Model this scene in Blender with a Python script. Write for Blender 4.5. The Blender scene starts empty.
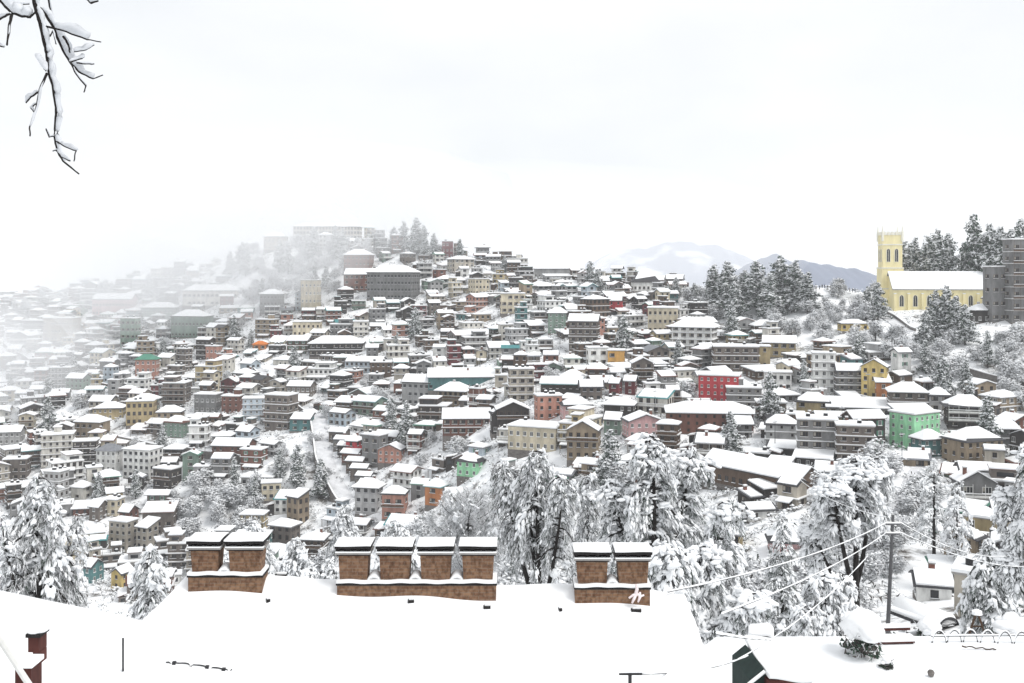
import bpy, bmesh, math, random
import numpy as np
from mathutils import Vector, Matrix

R = math.radians
random.seed(7)
rng = np.random.default_rng(7)
scene = bpy.context.scene
COL = scene.collection

# ------------------------------------------------------------------ camera, light, exposure
F, HZ, CX = 1024 * 35.0 / 36.0, 270.0, 512.0
cam_d = bpy.data.cameras.new("camera")
cam_d.lens, cam_d.sensor_width = 35.0, 36.0
cam_d.shift_y = -(341.5 - HZ) / 1024.0
cam_d.clip_start, cam_d.clip_end = 0.1, 30000.0
cam = bpy.data.objects.new("camera", cam_d)
COL.objects.link(cam)
cam.rotation_euler = (R(90), 0, 0)
scene.camera = cam

SUN_EL, SUN_AZ = R(56), R(120)          # azimuth clockwise from +Y: brighter sky ahead, over the church
world = bpy.data.worlds.new("World")
scene.world = world
world.use_nodes = True
wn, wl = world.node_tree.nodes, world.node_tree.links
wn.clear()
w_out = wn.new("ShaderNodeOutputWorld")
w_bg = wn.new("ShaderNodeBackground")
w_bg.inputs["Strength"].default_value = 0.1
w_sky = wn.new("ShaderNodeTexSky")
w_sky.sky_type = 'NISHITA'
w_sky.sun_disc = False
w_sky.sun_elevation, w_sky.sun_rotation = SUN_EL, SUN_AZ
w_tc = wn.new("ShaderNodeTexCoord")
w_map = wn.new("ShaderNodeMapping")
w_map.inputs["Scale"].default_value = (1.0, 1.0, 2.6)
w_no = wn.new("ShaderNodeTexNoise")
w_no.inputs["Scale"].default_value = 2.4
w_no.inputs["Detail"].default_value = 4.0
w_no.inputs["Roughness"].default_value = 0.5
w_ramp = wn.new("ShaderNodeValToRGB")
w_ramp.color_ramp.elements[0].position, w_ramp.color_ramp.elements[0].color = 0.34, (6.15, 6.3, 6.45, 1)
w_ramp.color_ramp.elements[1].position, w_ramp.color_ramp.elements[1].color = 0.66, (7.15, 7.2, 7.25, 1)
w_mix = wn.new("ShaderNodeMix")
w_mix.data_type = 'RGBA'
w_mix.inputs["Factor"].default_value = 0.93
wl.new(w_tc.outputs["Generated"], w_map.inputs["Vector"])
wl.new(w_map.outputs["Vector"], w_no.inputs["Vector"])
wl.new(w_no.outputs["Fac"], w_ramp.inputs["Fac"])
wl.new(w_sky.outputs["Color"], w_mix.inputs[6])
wl.new(w_ramp.outputs["Color"], w_mix.inputs[7])
wl.new(w_mix.outputs[2], w_bg.inputs["Color"])
wl.new(w_bg.outputs["Background"], w_out.inputs["Surface"])

sun_d = bpy.data.lights.new("sun", 'SUN')
sun_d.energy, sun_d.angle, sun_d.color = 1.5, R(25), (1.0, 0.97, 0.93)
sun = bpy.data.objects.new("sun", sun_d)
COL.objects.link(sun)
to_sun = Vector((math.sin(SUN_AZ) * math.cos(SUN_EL), math.cos(SUN_AZ) * math.cos(SUN_EL), math.sin(SUN_EL)))
sun.rotation_euler = to_sun.to_track_quat('Z', 'Y').to_euler()

vs = scene.view_settings
scene.display_settings.display_device = 'sRGB'
vs.view_transform, vs.look, vs.exposure, vs.gamma = 'Standard', 'None', 0.58, 1.0
vs.use_curve_mapping = False
scene.render.engine = 'CYCLES'
cy = scene.cycles
cy.max_bounces, cy.diffuse_bounces, cy.glossy_bounces, cy.volume_bounces = 6, 3, 2, 3
cy.transparent_max_bounces = 8
cy.use_denoising = True
cy.caustics_reflective = cy.caustics_refractive = False

HAZE_DENSITY = 0.00017
FOG_DENSITY = 0.0105
FOG = [((-330, 640, -20), (190, 150, 75)), ((-190, 560, 10), (120, 90, 50)), ((-420, 560, -40), (190, 130, 60)), ((-110, 585, 40), (120, 60, 38)), ((-330, 470, -45), (150, 100, 45)), ((10, 600, 20), (190, 26, 48))]

# ------------------------------------------------------------------ helpers
def proj(x, y, z):
    return CX + F * x / y, HZ - F * z / y

def unp(px, py, D):
    return ((px - CX) / F * D, D, (HZ - py) / F * D)

def tag(o, label=None, cat=None, group=None, kind=None):
    if label: o["label"] = label
    if cat: o["category"] = cat
    if group: o["group"] = group
    if kind: o["kind"] = kind
    return o

def link(o, parent=None):
    COL.objects.link(o)
    if parent is not None: o.parent = parent
    return o

def empty(name, loc=(0, 0, 0), rz=0.0, parent=None):
    o = bpy.data.objects.new(name, None)
    o.empty_display_size = 0.3
    o.location, o.rotation_euler = loc, (0, 0, rz)
    return link(o, parent)

def put(name, mesh, parent=None, loc=(0, 0, 0), rz=0.0):
    o = bpy.data.objects.new(name, mesh)
    o.location, o.rotation_euler = loc, (0, 0, rz)
    return link(o, parent)

def copy_tree(o, parent=None):
    c = o.copy()
    link(c)
    c.parent = parent
    for ch in list(o.children):
        copy_tree(ch, c)
    return c

class MB:
    """collects shapes for ONE mesh"""
    def __init__(s): s.v, s.f, s.m, s.mats = [], [], [], []
    def mi(s, mat):
        for i, m in enumerate(s.mats):
            if m is mat: return i
        s.mats.append(mat)
        return len(s.mats) - 1
    def add(s, verts, faces, mat):
        b, k = len(s.v), s.mi(mat)
        s.v.extend(tuple(v) for v in verts)
        for f in faces:
            s.f.append(tuple(b + i for i in f)); s.m.append(k)
    def box(s, x0, x1, y0, y1, z0, z1, mat, M=None):
        vs_ = [(x0, y0, z0), (x1, y0, z0), (x1, y1, z0), (x0, y1, z0), (x0, y0, z1), (x1, y0, z1), (x1, y1, z1), (x0, y1, z1)]
        if M is not None: vs_ = [tuple(M @ Vector(v)) for v in vs_]
        s.add(vs_, [(0, 3, 2, 1), (4, 5, 6, 7), (0, 1, 5, 4), (1, 2, 6, 5), (2, 3, 7, 6), (3, 0, 4, 7)], mat)
    def ring(s, rings, mat, cap0=True, cap1=True):
        n = len(rings[0]); vs_ = [p for r in rings for p in r]; fs = []
        for i in range(len(rings) - 1):
            for j in range(n):
                a, b = i * n + j, i * n + (j + 1) % n
                fs.append((a, b, b + n, a + n))
        if cap0: fs.append(tuple(range(n - 1, -1, -1)))
        if cap1: fs.append(tuple((len(rings) - 1) * n + j for j in range(n)))
        s.add(vs_, fs, mat)
    def tube(s, pts, rad, mat, n=6):
        pts = [Vector(p) for p in pts]; rings = []
        for i, p in enumerate(pts):
            t = (pts[min(i + 1, len(pts) - 1)] - pts[max(i - 1, 0)]).normalized()
            u = t.cross(Vector((0, 0, 1)))
            if u.length < 1e-3: u = Vector((1, 0, 0))
            u.normalize(); w = u.cross(t)
            r = rad[i] if isinstance(rad, (list, tuple)) else rad
            rings.append([p + u * (r * math.cos(2 * math.pi * k / n)) + w * (r * math.sin(2 * math.pi * k / n)) for k in range(n)])
        s.ring(rings, mat)
    def lathe(s, prof, mat, n=10, c=(0, 0)):
        s.ring([[(c[0] + r * math.cos(2 * math.pi * k / n), c[1] + r * math.sin(2 * math.pi * k / n), z) for k in range(n)] for r, z in prof], mat)
    def merge(s, o, M):
        b = len(s.v)
        s.v.extend(tuple(M @ Vector(v)) for v in o.v)
        idx = [s.mi(m) for m in o.mats]
        s.f.extend(tuple(b + i for i in f) for f in o.f)
        s.m.extend(idx[k] for k in o.m)
    def mesh(s, name, smooth=False):
        me = bpy.data.meshes.new(name)
        me.from_pydata(s.v, [], s.f)
        for m in s.mats: me.materials.append(m)
        me.polygons.foreach_set("material_index", s.m)
        if smooth: me.polygons.foreach_set("use_smooth", [True] * len(s.f))
        me.update()
        return me
    def build(s, name, parent=None, loc=(0, 0, 0), rz=0.0, smooth=False):
        return put(name, s.mesh(name, smooth), parent, loc, rz)

def np_mesh(name, verts, tris, mats, midx=None, smooth=False):
    """fast mesh from numpy arrays of equal-sized faces"""
    me = bpy.data.meshes.new(name)
    k = tris.shape[1]
    me.vertices.add(len(verts)); me.loops.add(tris.size); me.polygons.add(len(tris))
    me.vertices.foreach_set("co", np.ascontiguousarray(verts, dtype=np.float32).ravel())
    me.loops.foreach_set("vertex_index", np.ascontiguousarray(tris, dtype=np.int32).ravel())
    me.polygons.foreach_set("loop_start", np.arange(0, tris.size, k, dtype=np.int32))
    for m in mats: me.materials.append(m)
    if midx is not None: me.polygons.foreach_set("material_index", np.ascontiguousarray(midx, dtype=np.int32))
    if smooth: me.polygons.foreach_set("use_smooth", np.ones(len(tris), dtype=bool))
    me.update(calc_edges=True)
    me.validate()
    return me

# ------------------------------------------------------------------ materials
def new_mat(name, rough=0.85):
    m = bpy.data.materials.new(name)
    m.use_nodes = True
    b = m.node_tree.nodes["Principled BSDF"]
    b.inputs["Roughness"].default_value = rough
    b.inputs["Specular IOR Level"].default_value = 0.25
    return m, m.node_tree.nodes, m.node_tree.links, b

def noisy(name, col, amount=0.3, scale=0.6, rough=0.85, rand=0.0, stretch=(1, 1, 0.35), bump=0.0, detail=5.0):
    """base colour broken up by procedural wear that belongs to the surface"""
    m, n, l, b = new_mat(name, rough)
    tc = n.new("ShaderNodeTexCoord"); mp = n.new("ShaderNodeMapping")
    mp.inputs["Scale"].default_value = stretch
    no = n.new("ShaderNodeTexNoise")
    no.inputs["Scale"].default_value, no.inputs["Detail"].default_value = scale, detail
    no.inputs["Roughness"].default_value = 0.65
    rp = n.new("ShaderNodeMapRange")
    rp.inputs["From Min"].default_value, rp.inputs["From Max"].default_value = 0.3, 0.7
    rp.inputs["To Min"].default_value, rp.inputs["To Max"].default_value = 1.0 - amount, 1.0 + amount * 0.5
    l.new(tc.outputs["Object"], mp.inputs["Vector"]); l.new(mp.outputs["Vector"], no.inputs["Vector"])
    l.new(no.outputs["Fac"], rp.inputs["Value"])
    hsv = n.new("ShaderNodeHueSaturation")
    hsv.inputs["Color"].default_value = (*col, 1)
    val = rp.outputs["Result"]
    if rand:
        oi = n.new("ShaderNodeObjectInfo"); rr = n.new("ShaderNodeMapRange"); mu = n.new("ShaderNodeMath")
        rr.inputs["To Min"].default_value, rr.inputs["To Max"].default_value = 1 - rand, 1 + rand
        mu.operation = 'MULTIPLY'
        l.new(oi.outputs["Random"], rr.inputs["Value"]); l.new(rr.outputs["Result"], mu.inputs[0]); l.new(val, mu.inputs[1])
        val = mu.outputs[0]
    l.new(val, hsv.inputs["Value"]); l.new(hsv.outputs["Color"], b.inputs["Base Color"])
    if bump:
        bp = n.new("ShaderNodeBump"); bp.inputs["Strength"].default_value = bump
        l.new(no.outputs["Fac"], bp.inputs["Height"]); l.new(bp.outputs["Normal"], b.inputs["Normal"])
    return m

SNOW = noisy("snow", (0.86, 0.875, 0.89), 0.05, 0.8, 0.7, stretch=(1, 1, 1), bump=0.06)
SNOW_BACKLIT = noisy("backlit_grey_snow", (0.60, 0.62, 0.65), 0.2, 6.0, 0.5, stretch=(1, 1, 1), bump=0.1)  # branch snow; the grey of snow against the light is put into its colour
SNOW_NEAR = noisy("snow_close", (0.88, 0.89, 0.90), 0.03, 2.5, 0.7, stretch=(1, 1, 1), bump=0.05)
FROST = noisy("hoar_frost", (0.78, 0.79, 0.81), 0.2, 1.6, 0.8, stretch=(1, 1, 1))
NEEDLE = noisy("deodar_needle", (0.055, 0.072, 0.06), 0.5, 1.2, 0.8, stretch=(1, 1, 1))
NEEDLE_G = noisy("green_needle", (0.05, 0.085, 0.06), 0.5, 1.2, 0.8, stretch=(1, 1, 1))
TWIG = noisy("twig", (0.10, 0.09, 0.085), 0.4, 1.5, 0.9, stretch=(1, 1, 1))
BARK = noisy("bark", (0.022, 0.019, 0.018), 0.5, 3.0, 0.95, bump=0.3)
CONCRETE = noisy("concrete", (0.30, 0.29, 0.28), 0.3, 0.7)
STONE = noisy("rubble_stone", (0.17, 0.155, 0.145), 0.5, 1.4, stretch=(1, 1, 1.6), bump=0.3)
PANE, _n, _l, _b = new_mat("window_pane", 0.15)
_b.inputs["Base Color"].default_value = (0.018, 0.02, 0.024, 1)
_b.inputs["Specular IOR Level"].default_value = 0.4
FRAME_W = noisy("white_paint", (0.7, 0.7, 0.68), 0.2, 1.5)
FRAME_B = noisy("brown_timber", (0.09, 0.055, 0.035), 0.35, 1.5)
DARKMETAL = noisy("dark_metal", (0.03, 0.03, 0.033), 0.3, 2.0, 0.5)
TANK = noisy("black_plastic", (0.015, 0.015, 0.017), 0.2, 2.0, 0.4)
PAL = dict(white=(.72, .72, .70), offwhite=(.60, .58, .53), cream=(.56, .50, .38), yellow=(.60, .46, .18), ochre=(.40, .32, .18), tan=(.30, .24, .172),
           brown=(.105, .072, .052), dark=(.042, .037, .035), grey=(.20, .20, .20), lgrey=(.37, .37, .37), beige=(.42, .385, .33), greybrown=(.155, .133, .118),
           brick=(.17, .075, .055), red=(.42, .045, .055), salmon=(.42, .215, .165), pink=(.56, .35, .35), mint=(.30, .62, .37), teal=(.08, .19, .195),
           blue=(.13, .27, .52), lblue=(.42, .48, .53), green=(.19, .26, .215), orange=(.45, .18, .07), maroon=(.14, .03, .035), amber=(.60, .34, .10))
WM = {k: noisy("render_" + k, c, 0.42, 0.6, 0.88, rand=0.14) for k, c in PAL.items()}
WORD = dict(white="white", offwhite="off-white", cream="cream", yellow="yellow", ochre="ochre", tan="tan", brown="brown", dark="dark timber", grey="grey", lgrey="light grey",
            beige="beige", greybrown="grey-brown", brick="brick-red", red="red", salmon="salmon", pink="pink", mint="mint green", teal="teal", blue="blue", lblue="pale blue",
            green="dull green", orange="orange", maroon="maroon", amber="amber")
ROOFM = {k: noisy("roof_" + k, c, 0.3, 0.8, 0.6, rand=0.2, stretch=(1, 1, 1)) for k, c in
         dict(rust=(.12, .045, .03), grey=(.12, .12, .125), green=(.06, .2, .14), teal=(.06, .24, .25), dark=(.04, .04, .045), orange=(.7, .2, .03), slate=(.2, .21, .23), red=(.35, .04, .04)).items()}

# ------------------------------------------------------------------ terrain: a height field through measured points
cols = {
    -120: [(620, 250), (550, 325), (500, 380), (450, 430), (400, 510), (350, 620)],
    0: [(620, 255), (560, 310), (500, 360), (450, 410), (400, 485), (350, 580), (320, 690)],
    100: [(600, 270), (549, 325), (500, 355), (460, 385), (420, 425), (380, 480), (350, 540), (315, 640)],
    200: [(600, 275), (550, 318), (500, 345), (450, 385), (400, 440), (350, 520), (300, 620)],
    320: [(560, 300), (523, 325), (500, 338), (450, 362), (400, 415), (350, 480), (300, 555), (260, 610)],
    430: [(540, 280), (505, 305), (470, 325), (430, 355), (400, 390), (350, 450), (300, 530), (265, 580)],
    500: [(540, 255), (500, 280), (450, 305), (400, 350), (350, 420), (300, 500)],
    600: [(540, 230), (500, 250), (458, 272), (420, 300), (370, 360), (320, 430)],
    720: [(600, 170), (540, 200), (500, 225), (450, 265), (400, 320), (350, 385), (315, 435)],
    820: [(600, 135), (550, 165), (500, 210), (450, 260), (400, 310), (360, 350), (320, 395)],
    900: [(620, 110), (560, 155), (500, 210), (450, 255), (400, 300), (360, 330), (330, 370), (312, 395)],
    960: [(312, 395)],
    1010: [(625, 95), (600, 130), (540, 190), (470, 245), (400, 290), (350, 325), (315, 360)],
    1150: [(600, 130), (500, 220), (400, 300), (330, 350)],
}
ridge = [(-120, 305, 850), (0, 298, 800), (100, 290, 730), (180, 275, 680), (230, 262, 650), (270, 246, 640), (320, 240, 635), (380, 243, 625), (430, 249, 610), (480, 258, 590),
         (530, 269, 565), (560, 275, 555), (600, 281, 540), (640, 284, 530), (690, 290, 500), (740, 290, 460), (800, 288, 440), (850, 291, 430), (890, 300, 420), (940, 296, 430),
         (980, 285, 430), (1024, 277, 430), (1150, 268, 430)]
ctrl = [unp(px, py, Y) for px, c in cols.items() for py, Y in c]
for px, py, Y in ridge:
    x, y, z = unp(px, py, Y)
    ctrl += [(x, y, z), ((px - CX) / F * (Y + 60), Y + 60, z - 14), ((px - CX) / F * (Y + 170), Y + 170, z - 48), ((px - CX) / F * (Y + 400), Y + 400, z - 110)]
for px in (-250, -60, 150, 320):
    ctrl += [((px - CX) / F * Y, Y, z) for Y, z in ((25, -14), (60, -28), (100, -44), (160, -66), (220, -82))]
for px in (430, 580):
    ctrl += [((px - CX) / F * Y, Y, z) for Y, z in ((25, -14), (60, -26), (100, -38), (150, -51), (200, -61))]
ctrl += [((750 - CX) / F * Y, Y, z) for Y, z in ((25, -14.5), (60, -25), (100, -40))]
ctrl += [((1010 - CX) / F * Y, Y, z) for Y, z in ((25, -14.5), (45, -16.5), (65, -24))]
ctrl += [((1250 - CX) / F * Y, Y, z) for Y, z in ((40, -15.5), (65, -24), (100, -35))]
ctrl += [(x, -30, -14) for x in (-60, 0, 60)] + [(-60, 10, -14), (60, 10, -14)]
ctrl = np.array(ctrl)
SC = 100.0
P = ctrl[:, :2] / SC
def _tps(r2): return np.where(r2 > 1e-12, 0.5 * r2 * np.log(np.maximum(r2, 1e-12)), 0.0)
_d2 = ((P[:, None] - P[None]) ** 2).sum(-1)
_n = len(P)
_A = np.zeros((_n + 3, _n + 3))
_A[:_n, :_n] = _tps(_d2) + np.eye(_n) * 0.004
_A[:_n, _n:] = np.c_[np.ones(_n), P]
_A[_n:, :_n] = _A[:_n, _n:].T
_W = np.linalg.solve(_A, np.r_[ctrl[:, 2], 0, 0, 0])

def sstep(a, b, x):
    t = np.clip((x - a) / (b - a), 0, 1)
    return t * t * (3 - 2 * t)

def H(x, y):
    x = np.atleast_1d(np.asarray(x, float)); y = np.atleast_1d(np.asarray(y, float))
    out = np.empty(x.shape)
    xf, yf, of = x.ravel(), y.ravel(), out.ravel()
    for i in range(0, len(xf), 20000):
        q = np.c_[xf[i:i + 20000], yf[i:i + 20000]] / SC
        d2 = ((q[:, None] - P[None]) ** 2).sum(-1)
        of[i:i + 20000] = _tps(d2) @ _W[:_n] + _W[_n] + q @ _W[_n + 1:]
    z = of.reshape(x.shape)
    out_w = np.maximum(sstep(620, 1100, np.abs(x)), sstep(950, 1300, y))
    z = z * (1 - out_w) + -165.0 * out_w
    z = np.clip(z, -170, 60)
    bump = 1.1 * np.sin(x / 9.3 + 1.3 * np.sin(y / 17.0)) * np.sin(y / 8.1 + 0.9 * np.sin(x / 13.0)) * sstep(60, 120, y) * (1 - out_w)
    tm = sstep(4.5, 8, x) * (1 - sstep(60, 80, x)) * sstep(15, 22, y) * (1 - sstep(38.5, 44, y))
    return (z + bump) * (1 - tm) + -14.3 * tm

def Hs(x, y): return float(H(x, y)[0])

_ys = np.r_[np.arange(24, 120, 0.5), np.arange(120, 950, 1.0)]
def ray(px, py, y_min=0.0):
    """where a line of sight meets the ground"""
    x = (px - CX) / F * _ys
    zr = (HZ - py) / F * _ys
    hit = np.nonzero((zr <= H(x, _ys)) & (_ys >= y_min))[0]
    if not len(hit): return None
    Y = _ys[hit[0]]
    return Vector(((px - CX) / F * Y, Y, Hs((px - CX) / F * Y, Y)))

def grid_terrain():
    xs = np.r_[-6000, -3500, -2200, -1500, -1150, np.arange(-950, -500, 15), np.arange(-500, 500, 4.0), np.arange(500, 951, 15), 1150, 1500, 2200, 3500, 6000]
    ys = np.r_[-400, -150, -60, np.arange(-30, 60, 3), np.arange(60, 700, 3.5), np.arange(700, 1300, 15), 1500, 2000, 3000, 4500, 7000, 9000]
    X, Y = np.meshgrid(xs, ys)
    Z = H(X, Y)
    v = np.stack([X, Y, Z], -1).reshape(-1, 3)
    nx, ny = len(xs), len(ys)
    i = (np.arange(ny - 1)[:, None] * nx + np.arange(nx - 1)[None]).ravel()
    q = np.stack([i, i + 1, i + nx + 1, i + nx], 1)
    m, n, l, b = new_mat("snowy_ground", 0.8)
    geo = n.new("ShaderNodeNewGeometry")
    n1 = n.new("ShaderNodeTexNoise"); n1.inputs["Scale"].default_value, n1.inputs["Detail"].default_value = 0.11, 8.0
    n1.inputs["Roughness"].default_value = 0.72
    rp = n.new("ShaderNodeValToRGB")
    rp.color_ramp.elements[0].position, rp.color_ramp.elements[0].color = 0.36, (0.09, 0.08, 0.07, 1)
    rp.color_ramp.elements[1].position, rp.color_ramp.elements[1].color = 0.47, (0.86, 0.875, 0.89, 1)
    l.new(geo.outputs["Position"], n1.inputs["Vector"]); l.new(n1.outputs["Fac"], rp.inputs["Fac"])
    sx = n.new("ShaderNodeSeparateXYZ"); l.new(geo.outputs["Position"], sx.inputs[0])
    mr = n.new("ShaderNodeMapRange"); mr.inputs["From Min"].default_value, mr.inputs["From Max"].default_value = 45, 75
    l.new(sx.outputs["Y"], mr.inputs["Value"])
    mx = n.new("ShaderNodeMix"); mx.data_type = 'RGBA'; mx.inputs[6].default_value = (0.87, 0.885, 0.9, 1)
    l.new(mr.outputs["Result"], mx.inputs[0]); l.new(rp.outputs["Color"], mx.inputs[7])
    l.new(mx.outputs[2], b.inputs["Base Color"])
    o = put("ground", np_mesh("ground", v, q, [m], smooth=True))
    tag(o, kind="structure")
grid_terrain()

# far mountains: ridged height fields standing beyond the town
def mountain(name, prof, Y0, depth, mat, seed):
    r = np.random.default_rng(seed)
    pxs = np.array([p[0] for p in prof], float); pys = np.array([p[1] for p in prof], float)
    x0, x1 = (pxs[0] - CX) / F * Y0, (pxs[-1] - CX) / F * Y0
    xs = np.linspace(x0, x1, 150); ys = np.linspace(-depth, depth, 46)
    zc = np.interp(xs / Y0 * F + CX, pxs, (HZ - pys) / F * Y0)
    zc = zc + sum(np.sin(xs / (Y0 * k) + r.uniform(0, 6)) * Y0 * a for k, a in ((.019, .0016), (.0085, .0011), (.0043, .0007), (.0021, .0005))) * np.sin(np.pi * (xs - x0) / (x1 - x0))
    X, T = np.meshgrid(xs, ys)
    Zc = np.broadcast_to(zc, X.shape)
    base = -170.0
    u = np.abs(T) / depth
    n = sum(np.sin(X / s + r.uniform(0, 6) + 1.6 * np.sin(T / s * 1.3 + r.uniform(0, 6))) * s * 0.045 for s in (240, 120, 61, 33, 17))
    Z = base + (Zc - base) * (1 - u ** 1.15) + n * (0.1 + 1.2 * u * (1 - u) * 2)
    v = np.stack([X, Y0 + T, Z], -1).reshape(-1, 3)
    nx, ny = len(xs), len(ys)
    i = (np.arange(ny - 1)[:, None] * nx + np.arange(nx - 1)[None]).ravel()
    q = np.stack([i, i + 1, i + nx + 1, i + nx], 1)
    tag(put(name, np_mesh(name, v, q, [mat], smooth=True)), kind="structure")

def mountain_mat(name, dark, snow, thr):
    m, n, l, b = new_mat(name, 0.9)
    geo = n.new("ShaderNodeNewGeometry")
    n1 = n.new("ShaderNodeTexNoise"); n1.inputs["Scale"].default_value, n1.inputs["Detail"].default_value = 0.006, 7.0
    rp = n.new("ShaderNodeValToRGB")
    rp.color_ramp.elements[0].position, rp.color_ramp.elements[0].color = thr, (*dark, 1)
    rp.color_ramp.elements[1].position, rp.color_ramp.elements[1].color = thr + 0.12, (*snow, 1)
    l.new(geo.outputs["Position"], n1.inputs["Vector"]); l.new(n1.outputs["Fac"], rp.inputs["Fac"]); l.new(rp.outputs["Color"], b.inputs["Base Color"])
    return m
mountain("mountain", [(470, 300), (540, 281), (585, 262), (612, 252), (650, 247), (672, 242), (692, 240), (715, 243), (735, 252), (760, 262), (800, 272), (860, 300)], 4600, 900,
         mountain_mat("hazed_far_forest", (0.21, 0.24, 0.32), (0.6, 0.62, 0.66), 0.5), 3)  # snow-dusted forest, paled and blued so that haze is in the colour
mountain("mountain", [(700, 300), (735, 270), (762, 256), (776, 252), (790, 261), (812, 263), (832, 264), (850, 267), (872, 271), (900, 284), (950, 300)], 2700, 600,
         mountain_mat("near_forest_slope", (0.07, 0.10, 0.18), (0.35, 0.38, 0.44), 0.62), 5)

# air
def volume_mat(name, dens, col):
    m = bpy.data.materials.new(name); m.use_nodes = True
    n, l = m.node_tree.nodes, m.node_tree.links
    n.clear()
    o = n.new("ShaderNodeOutputMaterial"); v = n.new("ShaderNodeVolumePrincipled")
    v.inputs["Color"].default_value = (*col, 1); v.inputs["Density"].default_value = dens
    v.inputs["Anisotropy"].default_value = 0.0
    l.new(v.outputs["Volume"], o.inputs["Volume"])
    return m
hz = MB()
hz.box(-6500, 6500, -450, 9500, -172, 125, volume_mat("haze_air", HAZE_DENSITY, (0.94, 0.955, 0.975)))
tag(hz.build("haze"), kind="stuff")

# ------------------------------------------------------------------ houses
def window_mesh(name, w, h, frame, mull=1, sill=True, shutters=None):
    b = MB(); t = 0.09
    b.box(-w / 2, w / 2, -0.05, 0.03, 0, t, frame); b.box(-w / 2, w / 2, -0.05, 0.03, h - t, h, frame)
    b.box(-w / 2, -w / 2 + t, -0.046, 0.026, t, h - t, frame); b.box(w / 2 - t, w / 2, -0.046, 0.026, t, h - t, frame)
    for k in range(mull):
        x = -w / 2 + w * (k + 1) / (mull + 1)
        b.box(x - 0.04, x + 0.04, -0.042, 0.022, t, h - t, frame)
    b.add([(-w / 2 + t, -0.012, t), (w / 2 - t, -0.012, t), (w / 2 - t, -0.012, h - t), (-w / 2 + t, -0.012, h - t)], [(0, 1, 2, 3)], PANE)
    if mull == 2: b.add([(-w / 2 + t, -0.018, h * .3), (-w / 6, -0.018, h * .3), (-w / 6, -0.018, h - t), (-w / 2 + t, -0.018, h - t)], [(0, 1, 2, 3)], CURTAIN)
    if sill:
        b.box(-w / 2 - 0.1, w / 2 + 0.1, -0.2, 0.02, -0.1, -0.003, frame)
        b.box(-w / 2 - 0.08, w / 2 + 0.08, -0.19, -0.052, 0.0, 0.1, SNOW)
    if shutters:
        for sx in (-1, 1):
            x0 = sx * (w / 2 + 0.02); x1 = sx * (w / 2 + w * 0.42)
            b.box(min(x0, x1), max(x0, x1), -0.04, 0.02, 0.02, h - 0.02, shutters)
    return b.mesh(name)
CURTAIN = noisy("curtain", (.34, .32, .28), .3, 2.0)
def shutter_mesh():
    b = MB(); b.box(-1.2, 1.2, -.05, .03, 2.0, 2.15, CONCRETE); b.box(-1.1, 1.1, -.03, .02, 0, 1.998, DARKMETAL)
    for k in range(5): b.box(-1.08, 1.08, -.05, -.032, .2 + k * .38, .26 + k * .38, FRAME_B)
    return b.mesh("window")
WIN = [window_mesh("window", 1.0, 1.35, FRAME_W), window_mesh("window", 1.0, 1.35, FRAME_B), window_mesh("window", 1.9, 1.4, FRAME_W, 2), window_mesh("window", 1.9, 1.4, FRAME_B, 2),
       window_mesh("window", 1.2, 1.6, FRAME_B, 1, False), window_mesh("window", 1.2, 1.3, DARKMETAL, 0), window_mesh("window", 1.0, 1.3, FRAME_W, 1, True, ROOFM["green"]), shutter_mesh()]
WINW = [1.0, 1.0, 1.9, 1.9, 1.2, 1.2, 1.9, 2.3]

def tank_mesh():
    b = MB()
    b.lathe([(0.5, 0), (0.55, 0.1), (0.55, 0.95), (0.42, 1.15), (0.2, 1.22)], TANK, 10)
    b.lathe([(0.5, 1.06), (0.53, 1.14), (0.4, 1.32), (0.15, 1.42)], SNOW, 10)
    return b.mesh("water_tank")
TANK_ME = tank_mesh()
def flue_mesh():
    b = MB()
    b.box(-0.35, 0.35, -0.3, 0.3, -1.2, 1.1, WM["brick"]); b.box(-0.43, 0.43, -0.38, 0.38, 1.103, 1.25, CONCRETE)
    b.box(-0.4, 0.4, -0.35, 0.35, 1.253, 1.5, SNOW)
    return b.mesh("chimney")
FLUE_ME = flue_mesh()

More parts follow.
